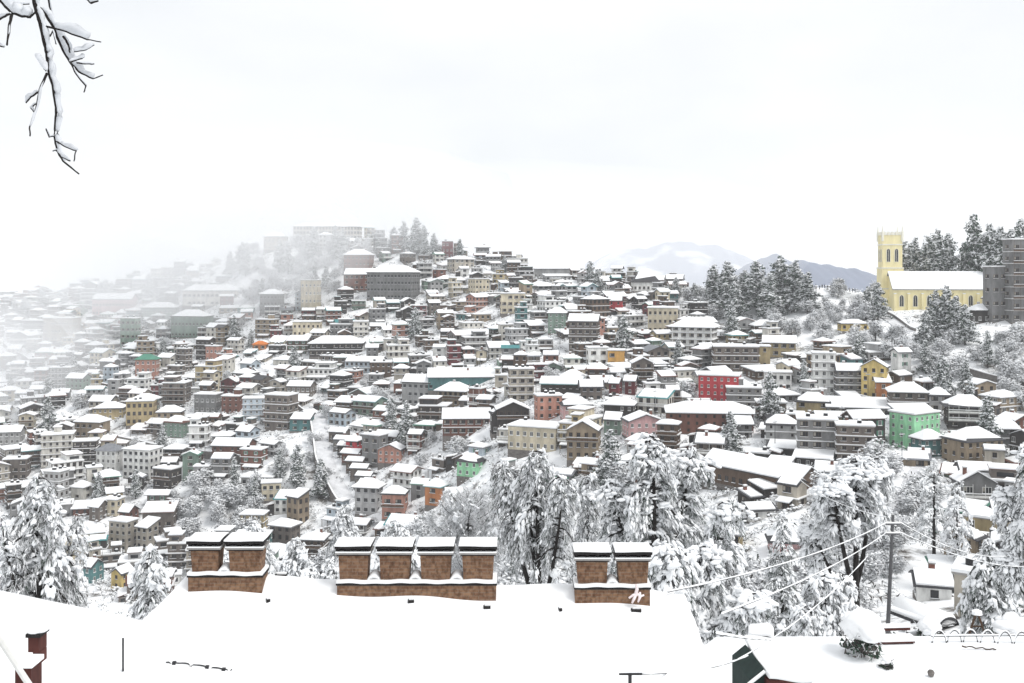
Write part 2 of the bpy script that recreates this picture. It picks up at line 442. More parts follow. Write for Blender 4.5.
def roof_shell(b, kind, w, d, rise, oh, z0, t, mat, inset=0.0, wob=0.0, r=random):
    """a roof layer: the slopes with thickness t; ridge along x for gable/hip, along y for gable_end"""
    X, Y = w / 2 + oh - inset, d / 2 + oh - inset
    j = lambda: r.uniform(-wob, wob)
    if kind == 'flat':
        top = [(-X, -Y, 0), (X, -Y, 0), (X, Y, 0), (-X, Y, 0)]; fs = [(0, 1, 2, 3)]
    elif kind == 'shed':
        top = [(-X, -Y, 0), (X, -Y, 0), (X, Y, rise), (-X, Y, rise)]; fs = [(0, 1, 2, 3)]
    elif kind == 'gable':
        top = [(-X, -Y, 0), (X, -Y, 0), (X, Y, 0), (-X, Y, 0), (-X, 0, rise), (X, 0, rise)]
        fs = [(0, 1, 5, 4), (2, 3, 4, 5)]
    elif kind == 'gable_end':
        top = [(-X, -Y, 0), (X, -Y, 0), (X, Y, 0), (-X, Y, 0), (0, -Y, rise), (0, Y, rise)]
        fs = [(1, 2, 5, 4), (3, 0, 4, 5)]
    else:
        if w >= d:
            k = max(0.2, X - Y * 0.9); top = [(-X, -Y, 0), (X, -Y, 0), (X, Y, 0), (-X, Y, 0), (-k, 0, rise), (k, 0, rise)]
            fs = [(0, 1, 5, 4), (1, 2, 5), (2, 3, 4, 5), (3, 0, 4)]
        else:
            k = max(0.2, Y - X * 0.9); top = [(-X, -Y, 0), (X, -Y, 0), (X, Y, 0), (-X, Y, 0), (0, -k, rise), (0, k, rise)]
            fs = [(0, 1, 4), (1, 2, 5, 4), (2, 3, 5), (3, 0, 4, 5)]
    top = [(x + j(), y + j(), z + j() * 0.5) for x, y, z in top]
    n = len(top)
    v = [(x, y, z + z0 + t) for x, y, z in top] + [(x, y, z + z0) for x, y, z in top]
    faces = list(fs) + [tuple(reversed([i + n for i in f])) for f in fs]
    edges = {}
    for f in fs:
        for a, c in zip(f, f[1:] + f[:1]):
            edges[(a, c)] = 1
    for a, c in list(edges):
        if (c, a) not in edges: faces.append((a, a + n, c + n, c))
    b.add(v, faces, mat)

FACING = {0: 0.0, 1: math.pi / 2, 2: math.pi, 3: -math.pi / 2}   # front, right side, back, left side
def house_pieces(sp):
    """all shapes of one house in its own coordinates: (name, parent name, MB or mesh, matrix)"""
    r = random.Random(sp['seed'])
    w, d, n, fh = sp['w'], sp['d'], sp['n'], sp['fh']
    Hh = n * fh
    wm, kind, rise, oh = WM[sp['col']], sp['roof'], sp.get('rise', 0.0), sp.get('oh', 0.55)
    out = []
    W = MB()
    W.box(-w / 2, w / 2, -d / 2, d / 2, 0.0, Hh, wm)
    W.box(-w / 2 - 0.06, w / 2 + 0.06, -d / 2 - 0.06, d / 2 + 0.06, -5.0, -0.003, STONE)
    if kind == 'gable':
        W.add([(-w / 2, -d / 2, Hh), (-w / 2, d / 2, Hh), (-w / 2, 0, Hh + rise), (w / 2, -d / 2, Hh), (w / 2, d / 2, Hh), (w / 2, 0, Hh + rise)], [(0, 2, 1), (3, 4, 5)], wm)
    if kind == 'gable_end':
        W.add([(-w / 2, -d / 2, Hh), (w / 2, -d / 2, Hh), (0, -d / 2, Hh + rise), (-w / 2, d / 2, Hh), (w / 2, d / 2, Hh), (0, d / 2, Hh + rise)], [(0, 1, 2), (3, 5, 4)], wm)
    if kind == 'shed':
        W.add([(-w / 2, -d / 2, Hh), (-w / 2, d / 2, Hh), (-w / 2, d / 2, Hh + rise), (w / 2, -d / 2, Hh), (w / 2, d / 2, Hh), (w / 2, d / 2, Hh + rise)], [(0, 2, 1), (3, 4, 5), (1, 2, 5, 4)], wm)
    led = sp.get('ledge', 0.0)
    if led:
        for k in range(1, n):
            z = k * fh
            W.box(-w / 2 - led, w / 2 + led, -d / 2 - led, -d / 2 + 0.002, z - 0.16, z, CONCRETE)
            W.box(-w / 2 - led + .03, w / 2 + led - .03, -d / 2 - led + .03, -d / 2 - 0.004, z + .002, z + 0.15, SNOW)
            for sx in (-1, 1):
                x0, x1 = sorted((sx * (w / 2 - 0.002), sx * (w / 2 + led * 0.8)))
                W.box(x0, x1, -d / 2 + 0.006, d / 2, z - 0.155, z - 0.004, CONCRETE)
                x0, x1 = sorted((sx * (w / 2 + 0.003), sx * (w / 2 + led * 0.78)))
                W.box(x0, x1, -d / 2 + 0.008, d / 2, z - 0.002, z + 0.14, SNOW)
    out.append(("wall", None, W, None))
    rf = MB()
    if kind == 'flat':
        roof_shell(rf, 'flat', w, d, 0, 0.25, Hh + 0.003, 0.22, CONCRETE)
        rs = MB()
        roof_shell(rs, 'flat', w, d, 0, 0.3, Hh + 0.228, 0.38, SNOW, 0.0, 0.10, r)
    else:
        roof_shell(rf, kind, w, d, rise * (1 + oh / (d / 2)) if kind != 'gable_end' else rise * (1 + oh / (w / 2)), oh, Hh - (rise * oh / (d / 2) if kind != 'gable_end' else rise * oh / (w / 2)) + 0.012, 0.14, ROOFM[sp.get('rm', 'dark')])
        rs = MB()
        rr = rise * (1 + oh / (d / 2)) if kind != 'gable_end' else rise * (1 + oh / (w / 2))
        zz = Hh - (rise * oh / (d / 2) if kind != 'gable_end' else rise * oh / (w / 2))
        roof_shell(rs, kind, w, d, rr, oh, zz + 0.158, 0.32, SNOW, r.choice((.05, .12, .3, .5)), 0.12, r)
    out.append(("roof", None, rf, None))
    if not sp.get('bare'): out.append(("roof_snow", "roof", rs, None))
    # balconies: slab, rail and posts along the front
    bal = sp.get('balc', ())
    for k in bal:
        z = k * fh; B = MB(); dp = 1.15; f0 = -d / 2 - max(led, 0.0) - 0.004 if led else -d / 2 - 0.004
        B.box(-w / 2 - .1, w / 2 + .1, f0 - dp, f0, z - 0.14, z + 0.004, CONCRETE)
        rm = FRAME_B if sp['seed'] % 3 else FRAME_W
        B.box(-w / 2 - .1, w / 2 + .1, f0 - dp, f0 - dp + .07, z + 0.86, z + 0.95, rm)
        B.box(-w / 2 - .1, w / 2 + .1, f0 - dp + .005, f0 - dp + .06, z + 0.12, z + 0.6, rm)
        B.box(-w / 2 - .1, w / 2 + .1, f0 - dp - .02, f0 - dp + .1, z + 0.953, z + 1.06, SNOW)
        for i in range(max(2, int(w / 2.4)) + 1):
            x = -w / 2 + w * i / max(2, int(w / 2.4))
            B.box(x - .05, x + .05, f0 - dp + .008, f0 - dp + .066, z + .006, z + (fh - .17 if k < n else 1.0), rm)
        out.append(("balcony", None, B, None))
    # additions that grew on to the house over the years
    if not sp.get('fixed'):
        q = r.random()
        if q < .3:                                   # lean-to against one side or the front
            A = MB(); sx = r.choice((-1, 1)); aw, ad, ah = r.uniform(2.0, 3.4), d * r.uniform(.5, .9), fh * r.uniform(.8, 1.3)
            x0, x1 = sorted((sx * (w / 2 + .01), sx * (w / 2 + aw)))
            A.box(x0, x1, -d / 2 - .3, -d / 2 - .3 + ad, -4, ah, WM[r.choice(('brown', 'dark', 'grey', 'greybrown', sp['col']))])
            A.box(x0 + .5, x1 - .5, -d / 2 - .33, -d / 2 - .302, ah * .25, ah * .75, PANE)
            out.append(("annexe", None, A, None))
            B = MB(); h0, h1 = (ah + .05, ah + .7) if sx < 0 else (ah + .7, ah + .05)
            for dz, t_, e, mt in ((0, .12, .35, ROOFM['rust']), (.124, .3, .3, SNOW)):
                xa, xb, ya, yb = x0 - e * (sx < 0), x1 + e * (sx > 0), -d / 2 - .3 - e, -d / 2 - .3 + ad + e * .5
                B.ring([[(xa, ya, h0 + dz), (xb, ya, h1 + dz), (xb, yb, h1 + dz), (xa, yb, h0 + dz)], [(xa, ya, h0 + dz + t_), (xb, ya, h1 + dz + t_), (xb, yb, h1 + dz + t_), (xa, yb, h0 + dz + t_)]], mt)
            out.append(("annexe_roof", "annexe", B, None))
        elif q < .62:                                # snow-covered tin porch over a dark ground floor
            A = MB(); pw, pd, zz = w * r.uniform(.6, 1.05), r.uniform(1.4, 2.6), fh * r.uniform(.85, 1.0); xo = r.uniform(-.2, .2) * w * .5
            y0 = -d / 2 - max(led, 0) - .02
            for dz, t_, e, mt in ((0, .1, 0, ROOFM[sp.get('rm', 'dark')]), (.104, .26, .06, SNOW)):
                A.ring([[(xo - pw / 2 + e, y0 - pd + e, zz - .55 + dz), (xo + pw / 2 - e, y0 - pd + e, zz - .55 + dz), (xo + pw / 2 - e, y0, zz + dz), (xo - pw / 2 + e, y0, zz + dz)], [(xo - pw / 2 + e, y0 - pd + e, zz - .55 + dz + t_), (xo + pw / 2 - e, y0 - pd + e, zz - .55 + dz + t_), (xo + pw / 2 - e, y0, zz + dz + t_), (xo - pw / 2 + e, y0, zz + dz + t_)]], mt)
            for k in range(3):
                x = xo - pw / 2 + .25 + (pw - .5) * k / 2
                A.box(x - .06, x + .06, y0 - pd + .15, y0 - pd + .27, -3, zz - .552, FRAME_B)
            out.append(("porch", None, A, None))
        if kind == 'flat' and n > 1 and r.random() < .45:      # part of one more storey
            A = MB(); pw = w * r.uniform(.35, .65); xo = r.choice((-1, 1)) * (w - pw) / 2 * .95; zt = Hh + .226
            A.box(xo - pw / 2, xo + pw / 2, -d / 2 + 1.2, d / 2 - .2, zt, zt + 2.3, wm)
            A.box(xo - pw * .3, xo + pw * .3, -d / 2 + 1.17, -d / 2 + 1.198, zt + .7, zt + 1.7, PANE)
            A.box(xo - pw / 2 - .35, xo + pw / 2 + .35, -d / 2 + .8, d / 2 + .1, zt + 2.303, zt + 2.42, ROOFM[sp.get('rm', 'dark')]); A.box(xo - pw / 2 - .3, xo + pw / 2 + .3, -d / 2 + .86, d / 2 + .05, zt + 2.423, zt + 2.75, SNOW)
            out.append(("upper_storey", None, A, None))
        if kind == 'flat' and r.random() < .3:                  # bare columns waiting for the next floor
            A = MB()
            for x in (-w / 2 + .2, 0, w / 2 - .2): A.box(x - .13, x + .13, -d / 2 + .1, -d / 2 + .36, Hh + .226, Hh + 1.5, CONCRETE)
            A.box(-w / 2 + .05, w / 2 - .05, -d / 2 + .14, -d / 2 + .2, Hh + .9, Hh + .98, DARKMETAL)
            out.append(("roof_railing", None, A, None))
    # windows, and a door at the front
    wv = sp['win']; ww = WINW[wv]
    sides = [0] + ([sp['vis']] if sp.get('vis') else [])
    for sd in sides:
        L = w if sd == 0 else d
        pitch = sp.get('pitch', max(ww + 0.6, 1.95))
        m = max(1, int((L - 0.5) / pitch))
        off = d / 2 if sd == 0 else w / 2
        for k in range(n):
            for i in range(m):
                if r.random() < sp.get('skip', 0.07): continue
                x = (i + 0.5 - m / 2) * (L / m)
                wk, zoff = wv, min(0.85, fh * .3) + (0.15 if led else 0)
                if not sp.get('fixed'):
                    if k == 0 and sd == 0 and sp['seed'] % 4 == 0: wk, zoff = 7, .05
                    elif (i + sp['seed']) % 5 == 0: wk = (1, 5, 4, 0)[sp['seed'] % 4]
                scl = min(1.0, (fh - 1.1) / 1.5)
                M = Matrix.Rotation(FACING[sd], 4, 'Z') @ Matrix.Translation((x, -off - 0.004, k * fh + zoff)) @ Matrix.Scale(scl, 4)
                out.append(("window", None, WIN[wk], M))
    if kind == 'flat':
        for i in range(r.choice((0, 1, 1, 2, 3)) if not sp.get('clean') else 0):
            out.append(("water_tank", None, TANK_ME, Matrix.Translation((r.uniform(-w / 2 + .8, w / 2 - .8), r.uniform(-d / 4, d / 2 - .8), Hh + .23))))
        if r.random() < 0.25 and w > 7 and not sp.get('clean'):
            S = MB(); x = r.uniform(-w / 4, w / 4)
            S.box(x - 1.3, x + 1.3, 0.2, 2.6, Hh + .226, Hh + 2.4, wm); S.box(x - 1.5, x + 1.5, 0.0, 2.8, Hh + 2.403, Hh + 2.53, CONCRETE); S.box(x - 1.48, x + 1.48, 0.03, 2.77, Hh + 2.533, Hh + 2.85, SNOW)
            out.append(("stair_cabin", None, S, None))
    elif r.random() < 0.35:
        out.append(("chimney", "roof", FLUE_ME, Matrix.Translation((r.uniform(-w * .3, w * .3), 0.2 * d if kind != 'gable_end' else r.uniform(-.2, .3) * d, Hh + rise * .75))))
    return out

def build_house(sp, name="house"):
    root = empty(name, sp['loc'], sp['yaw'])
    by = {}
    for nm, par, shp, M in house_pieces(sp):
        pr = by.get(par, root)
        o = shp.build(nm, pr) if isinstance(shp, MB) else put(nm, shp, pr)
        if M is not None:
            o.matrix_local = M
        if nm not in by: by[nm] = o
    return root

class Bulk:
    """many far shapes gathered in one mesh with numpy"""
    def __init__(s): s.b = MB()
    def add_mesh(s, me, M):
        b = len(s.b.v)
        s.b.v.extend(tuple(M @ v.co) for v in me.vertices)
        idx = [s.b.mi(m) for m in me.materials]
        for p in me.polygons:
            s.b.f.append(tuple(b + i for i in p.vertices)); s.b.m.append(idx[p.material_index])
PANE_ONLY = {}
def add_far_house(bulk, sp):
    M0 = Matrix.Translation(sp['loc']) @ Matrix.Rotation(sp['yaw'], 4, 'Z')
    for nm, par, shp, M in house_pieces(sp):
        if isinstance(shp, MB): bulk.b.merge(shp, M0)
        elif nm == "window":
            q = MB(); w = WINW[sp['win']] * .46
            q.add([(-w, -.01, .05), (w, -.01, .05), (w, -.01, 1.3), (-w, -.01, 1.3)], [(0, 1, 2, 3)], PANE)
            q.add([(-w - .1, -.12, -.02), (w + .1, -.12, -.02), (w + .1, .0, .1), (-w - .1, .0, .1)], [(0, 1, 2, 3)], SNOW)
            bulk.b.merge(q, M0 @ M)
        else: bulk.add_mesh(shp, M0 @ M)

# measured houses: left, right, roof top, foot (pixels of the photograph), colour, storeys, roof, yaw degrees, options
T = []
def t(x0, x1, y0, y1, col, n, roof='flat', yaw=0, name=None, **k): T.append((x0, x1, y0, y1, col, n, roof, yaw, name, k))
# lower left
t(43, 74, 430, 466, 'offwhite', 5, 'flat', 18, "off-white five-storey block with thin snow ledges beside a dark block", ledge=.3)
t(74, 98, 437, 467, 'dark', 4, 'flat', 12, "dark four-storey block squeezed between two white blocks", ledge=.5)
t(97, 125, 442, 472, 'white', 3, 'hip', -14, "white three-storey hip-roofed block adjoining the block with square windows", win=0, rm='slate', bare=1)
t(124, 162, 444, 477, 'white', 4, 'flat', -16, "white four-storey block with rows of dark square windows", win=5, clean=1, skip=0)
t(94, 127, 401, 419, 'ochre', 2, 'hip', 8, "long low ochre building under a wide white roof", win=0)
t(127, 156, 398, 425, 'ochre', 3, 'flat', 10, "ochre three-storey building in the middle of an ochre row", win=4)
t(157, 184, 404, 425, 'tan', 3, 'hip', 5, "tan building ending the ochre row")
t(76, 109, 413, 437, 'tan', 2, 'hip', -12, "tan building with a big hipped roof below the ochre row")
t(165, 192, 415, 437, 'green', 3, 'hip', -20, "grey-green house beside the snowy round bush", rm='rust')
t(213, 256, 437, 457, 'brick', 2, 'gable', -6, "long brick-red house above the retaining wall", win=1)
t(243, 267, 395, 420, 'lblue', 4, 'flat', 8, "pale blue block with white floor bands", ledge=.3, win=0)
t(136, 159, 353, 380, 'salmon', 3, 'hip', 6, "salmon-brown block under a bare green roof", rm='green', bare=1)
t(67, 91, 372, 388, 'green', 2, 'gable', -15, "dull green long low house on the misty slope")
t(154, 181, 465, 488, 'dark', 2, 'flat', -22, "dark timber two-storey house by the snowy bushes", balc=(1,), win=3)
t(110, 137, 516, 550, 'beige', 4, 'flat', -22, "tall beige block with four rows of square windows", win=5, skip=0, clean=1)
t(137, 158, 518, 549, 'beige', 3, 'shed', -25, "narrow beige block beside the tall beige block", win=5)
t(112, 133, 563, 588, 'yellow', 2, 'gable_end', -20, "small bright yellow house low down behind the trees", win=1)
t(84, 103, 556, 582, 'teal', 2, 'gable', -20, "teal-walled house under deep snow by the drooping tree", win=0)
t(103, 124, 496, 516, 'cream', 2, 'flat', -10, None, win=5)
t(72, 92, 480, 500, 'offwhite', 2, 'hip', -18)
t(90, 108, 498, 520, 'greybrown', 2, 'gable', -18)
t(120, 138, 505, 524, 'brick', 2, 'gable', -18, "small brick-red house beside a cream one on the low slope")
t(45, 68, 468, 508, 'lgrey', 4, 'flat', -15, "tall light grey block just below the off-white block", win=1, ledge=.3)
t(195, 222, 392, 413, 'grey', 2, 'flat', -8, "grey half of a low block beside a dark red one")
t(222, 244, 394, 413, 'brick', 3, 'flat', -8, "dark red block with a dark roof edge beside the pale blue block")
t(5, 30, 455, 480, 'greybrown', 3, 'flat', 10)
t(0, 24, 425, 445, 'lgrey', 2, 'gable', 8)
# centre left
t(265, 298, 391, 429, 'greybrown', 4, 'flat', -20, "grey-brown four-storey block with open dark galleries", ledge=.6, win=3)
t(290, 314, 416, 431, 'teal', 2, 'shed', -5, "low teal-walled house at the head of the snowy street")
t(402, 438, 373, 405, 'lgrey', 3, 'gable', -18, "light grey gabled school-like block with a broad white roof", win=5)
t(438, 471, 381, 406, 'tan', 2, 'hip', -20, "tan house under a wide overhanging hipped roof", oh=1.3, balc=(1,))
t(443, 490, 406, 434, 'brick', 3, 'gable', 2, "long red-brown timbered house with three rows of shutters", ledge=.5, win=3, skip=0)
t(490, 512, 404, 433, 'dark', 2, 'gable_end', 8)
t(346, 363, 434, 456, 'red', 2, 'hip', -20, "small red-walled house at the end of the stepped sheds", win=1)
t(362, 388, 432, 465, 'grey', 3, 'flat', -30, "grey three-storey block stepping down beside the red-walled house", win=3)
t(378, 407, 443, 462, 'salmon', 2, 'gable_end', -15, "salmon gabled house with a bare brick flank")
t(457, 485, 452, 476, 'mint', 2, 'hip', -25, "pale mint two-storey house behind the snow-bowed tree", win=0)
t(425, 448, 477, 505, 'orange', 2, 'hip', -25, "orange-walled house with a teal band under its roof", rm='teal')
t(446, 464, 489, 506, 'offwhite', 1, 'shed', 12, "low off-white annexe with a row of small windows", win=0)
t(355, 383, 476, 513, 'lgrey', 3, 'hip', -14, "light grey three-storey house with big dark windows above the bushes", win=5, skip=0, oh=1.0)
t(382, 408, 484, 518, 'salmon', 2, 'hip', -8, "salmon-pink house with a wide porch roof", balc=(1,))
t(287, 309, 488, 524, 'tan', 3, 'shed', -35, "tan brick house with a tall side wall by the blue tarpaulin", win=4)
t(262, 281, 480, 501, 'cream', 3, 'flat', 12, "cream cube-like house at the foot of the terraced slope", win=5, clean=1)
t(310, 364, 335, 356, 'dark', 2, 'hip', 4, "long dark low building with a deep shaded gallery", oh=1.2, ledge=.7)
t(428, 497, 368, 389, 'teal', 1, 'shed', 4, "wide low hall with a teal fascia and long white roof", win=5)
# centre
t(534, 562, 393, 420, 'salmon', 3, 'flat', 10, "salmon three-storey house joined to a pinker one", win=1)
t(560, 592, 397, 419, 'pink', 2, 'hip', 6, "pink two-storey house joined to a salmon one", win=0)
t(508, 568, 419, 449, 'cream', 2, 'flat', -22, "long cream building with a big flat snowy roof", win=0)
t(567, 601, 417, 459, 'tan', 3, 'gable_end', -12, "tan gabled house with a dark gallery and cream ground floor", win=1, balc=(2,), skip=0)
t(622, 664, 413, 437, 'pink', 2, 'gable_end', 8, "pink house with a white gable above the great drooping tree", win=0)
t(604, 624, 414, 435, 'green', 2, 'gable', -20, "grey-green house leaning against the white-gabled pink house")
t(665, 752, 400, 433, 'brick', 3, 'hip', -7, "very long brown brick building with tall arcade windows", win=4, pitch=2.2, skip=0, rise=2.2)
t(699, 741, 371, 403, 'red', 4, 'flat', -18, "bright red four-storey apartment block with white window frames", win=0, skip=0, clean=1)
t(726, 761, 384, 408, 'grey', 3, 'flat', -10, "grey block directly in front of the red apartment block", ledge=.4, win=3)
t(541, 584, 378, 397, 'dark', 2, 'gable', -10, "dark house with a teal-edged white roof", rm='teal')
t(508, 534, 366, 402, 'beige', 4, 'flat', 5, "tall beige four-storey block with a dark eave line", ledge=.4)
t(604, 636, 399, 420, 'dark', 2, 'hip', -15)
t(495, 529, 399, 426, 'dark', 2, 'gable_end', 6, "dark timber gabled house with a shadowed verandah", balc=(1,))
t(609, 622, 383, 397, 'maroon', 2, 'gable', -20, "tiny maroon house wedged among grey ones")
t(625, 637, 379, 394, 'maroon', 2, 'gable', -15, "narrow maroon house beside snowy brown roofs")
t(720, 800, 444, 494, 'brown', 1, 'gable_end', 38, "long brown shed-like hall with a plain gable wall and white roof", win=1, rise=2.4, size=(8.5, 27, 4.2))
t(500, 525, 292, 313, 'cream', 3, 'flat', 4)
t(548, 567, 307, 333, 'green', 4, 'hip', -10, "narrow dull green four-storey house on the upper slope", win=0)
t(569, 600, 313, 351, 'greybrown', 4, 'gable', -12, "big grey-brown four-storey house on the upper slope", ledge=.4, win=3)
t(648, 678, 306, 333, 'cream', 3, 'flat', -10, "cream-yellow three-storey block with brown windows on the upper slope", win=1, skip=0, clean=1)
t(672, 717, 316, 352, 'white', 4, 'hip', -22, "large white galleried house under a broad hipped roof", ledge=.7, win=3, oh=1.2)
t(608, 623, 299, 311, 'red', 2, 'gable', -12, "small crimson house near the ridge")
t(608, 625, 348, 367, 'amber', 2, 'flat', -10, "small amber house in mid slope")
t(712, 758, 343, 371, 'greybrown', 3, 'flat', -8, "wide grey-brown block with open corner galleries", ledge=.5, win=3)
t(758, 770, 344, 368, 'ochre', 3, 'flat', -8)
t(586, 608, 346, 366, 'white', 2, 'flat', 6)
t(534, 584, 256, 278, 'lgrey', 1, 'gable', -4, "wide hall under a huge unbroken white roof near the ridge", rise=6)
t(631, 659, 261, 283, 'white', 1, 'hip', 0, "white pavilion with a pyramid roof on the ridge", rise=5.2)
# right
t(764, 791, 369, 390, 'white', 2, 'flat', -12, "white two-storey house with two dark windows beside a grey lane", win=5)
t(812, 835, 350, 394, 'white', 5, 'flat', -12, "tall white five-storey house with balconies beside a grey one", ledge=.5)
t(834, 863, 362, 398, 'grey', 4, 'gable', -8, "grey four-storey house between a white and a yellow house", ledge=.4, win=3)
t(862, 888, 357, 399, 'yellow', 4, 'gable_end', -28, "tall yellow gabled house with an orange flank", win=1)
t(874, 890, 373, 400, 'orange', 3, 'shed', -10, "orange-brown lean-to house against the tall yellow one")
t(888, 926, 381, 411, 'greybrown', 3, 'hip', -14, None, ledge=.4, win=3)
t(926, 950, 386, 412, 'lgrey', 3, 'hip', -10)
t(945, 986, 394, 428, 'dark', 3, 'hip', -14, "dark timber house with open verandahs and a white roof", balc=(1, 2), oh=1.0, win=3)
t(797, 829, 391, 417, 'ochre', 3, 'hip', -18, None, win=3)
t(825, 889, 398, 416, 'grey', 1, 'shed', -14, "long low grey building with a strip of white roof", win=3)
t(891, 938, 407, 447, 'mint', 4, 'flat', 32, "mint green four-storey corner block", win=0, skip=.05, clean=1)
t(797, 836, 413, 460, 'grey', 4, 'flat', -14, "grey four-storey terrace beside a brown one", ledge=.4, win=3)
t(836, 873, 420, 462, 'greybrown', 4, 'flat', -14, "grey-brown four-storey terrace beside a grey one", ledge=.5, win=3)
t(766, 797, 413, 446, 'lgrey', 3, 'hip', -14, "light grey house with a torn red awning", ledge=.4, win=1)
t(912, 944, 430, 456, 'teal', 2, 'hip', 14, "pale teal-walled house just below the mint green block", win=0)
t(944, 1000, 425, 468, 'tan', 3, 'hip', 20, "large tan house with a pale blue flank and white roof", win=1)
t(953, 994, 466, 510, 'grey', 2, 'gable_end', -8, "house with a blue-painted porch under a white gable", win=2, balc=(1,))
t(951, 977, 520, 566, 'tan', 3, 'shed', 40, "tall tan house with rows of windows facing the road", win=5)
t(957, 1014, 568, 616, 'beige', 2, 'flat', -32, "long beige house with three dark windows near the fence", win=5, pitch=4.5)
t(1003, 1034, 545, 590, 'white', 2, 'gable', -20)
t(914, 950, 571, 600, 'white', 1, 'gable', -16, "low white cottage with a dark window at each end by the snowy lane", win=5, pitch=4)
t(1004, 1030, 238, 322, 'grey', 7, 'flat', 6, "tall grey balconied block on the ridge beyond the church", ledge=.3, win=3, balc=(1, 2, 3, 4, 5, 6))
t(984, 1006, 266, 322, 'grey', 4, 'flat', 10, "grey scaffold-like block between the church and a taller block", win=3)
t(838, 868, 319, 331, 'yellow', 1, 'hip', -8, "little yellow house in the snowy woods below the church", win=1)
t(764, 795, 335, 357, 'ochre', 2, 'gable', -15)
t(968, 995, 303, 322, 'dark', 1, 'hip', 10, "low dark lodge with a white hipped roof beside the church")
t(740, 775, 505, 520, 'white', 1, 'gable', 10); t(722, 745, 512, 527, 'green', 1, 'shed', 10)
t(768, 800, 525, 551, 'pink', 1, 'hip', -8, "low snow-buried house with a pinkish wall beyond the slender tree", rise=2.5)
t(760, 800, 590, 618, 'offwhite', 1, 'shed', 14, "off-white shed behind the slender dark tree", win=5)
# hilltop and misty left
t(294, 362, 223, 240, 'beige', 3, 'hip', 2, "long beige hotel along the hilltop", win=4, rise=2.2, ledge=.5, skip=0)
t(264, 288, 232, 250, 'beige', 2, 'hip', 2)
t(344, 374, 249, 272, 'brick', 3, 'hip', -4, "brick-red block below the hilltop trees", win=1)
t(344, 388, 268, 290, 'brick', 3, 'gable', -2, "pale brick-red long block below another red one")
t(367, 420, 265, 299, 'grey', 4, 'hip', -18, "massive grey four-storey block below the hilltop", win=5)
t(260, 284, 289, 313, 'grey', 3, 'hip', -15)
t(301, 321, 279, 311, 'cream', 4, 'flat', -12, "tall cream block on the upper left slope", win=0)
t(442, 453, 233, 250, 'maroon', 3, 'flat', 4, "dark red tower-like house on the skyline")
t(293, 322, 320, 336, 'cream', 2, 'flat', 5)
t(253, 268, 340, 350, 'orange', 1, 'hip', 0, "small house under a bare bright orange roof", rm='orange', bare=1)
t(206, 222, 345, 362, 'salmon', 2, 'flat', -10, "salmon-walled house on the misty slope")
t(94, 137, 293, 315, 'pink', 2, 'gable', 0, "long pinkish building fading into the mist", win=1)
t(184, 241, 284, 305, 'offwhite', 2, 'hip', 2, "long pale building under a great white roof in the mist")
t(142, 180, 302, 320, 'green', 2, 'hip', 5, "dull green building in the mist above a grey-green one")
t(172, 213, 309, 337, 'green', 2, 'hip', -12, "wide grey-green building with a hipped roof in the mist")
t(121, 140, 317, 346, 'green', 4, 'flat', -8, "narrow grey-green tower block in the mist")
t(45, 80, 316, 341, 'beige', 3, 'flat', 0, "beige block nearly lost in the mist")
t(1, 8, 303, 318, 'grey', 4, 'flat', 0)
# stepped sheds beside the snowy street
for k in range(8):
    t(329 + k * 4.3, 350 + k * 4.3, 427 + k * 7.2, 441 + k * 7.4, ('greybrown', 'dark', 'brown', 'grey', 'brick')[k * 3 % 5], 1, 'gable', -14, None, rise=.9, win=3)
# rows by the long shed
for k in range(5):
    t(738 + 0 * k + 13 * (k % 2), 762 + 16 * (k % 2), 458 + 9 * k, 470 + 9 * k, 'dark', 1, 'shed', 20)
t(795, 832, 452, 466, 'dark', 1, 'shed', -22, "low dark market shed with a sloping strip of snow"); t(768, 800, 441, 456, 'dark', 1, 'shed', -22)

def fit(row, i):
    x0, x1, y0, y1, col, n, roof, yaw, name, k = row
    xc = (x0 + x1) / 2
    g = ray(xc, y1) or ray(xc, y1 + 8) or Vector(unp(xc, y1, 600))
    D = g.y
    m = D / F
    Wp, Hp = (x1 - x0) * m, (y1 - y0) * m
    ya = R(yaw) - math.atan2(g.x, D) * 0.0
    va = ya - math.atan2(-g.x, D)                # facing relative to the line of sight
    rat = k.pop('rat', 0.72); size = k.pop('size', None)
    w = Wp / (abs(math.cos(va)) + rat * abs(math.sin(va)))
    d = min(max(w * rat, 5.0), 12.0)
    w = max(3.0, (Wp - d * abs(math.sin(va))) / max(.5, abs(math.cos(va))))
    look = -g.z / D
    rise = 0.0
    if roof != 'flat':
        rise = k.pop('rise', None) or min(0.26 * Hp, 0.42 * (d if roof != 'gable_end' else w) / 2 + .6)
    Ht = Hp - (rise if roof != 'gable_end' else rise) - look * d * (0.9 if roof == 'flat' else .45) - 0.4
    Ht = max(Ht, 2.3 * min(n, 2))
    nn = max(1, min(n, int(round(Ht / 2.35)))) if Ht / n < 2.2 else n
    sp = dict(w=w, d=d, n=nn, fh=Ht / nn, col=col, roof=roof, yaw=ya, rise=rise, seed=1000 + i, win=k.pop('win', (1, 3, 0)[i % 3]), name=name, fixed=True)
    sp.update(k)
    if size: sp['w'], sp['d'], sp['fh'] = size; d = size[1]; sp['n'] = n
    f = d / 2
    sp['loc'] = (g.x + f * math.sin(-ya) * -1 * 0, g.y + f * 0.5, g.z)
    sp['loc'] = (g.x * (g.y + f * .5) / g.y, g.y + f * .5, g.z - .2)
    return sp

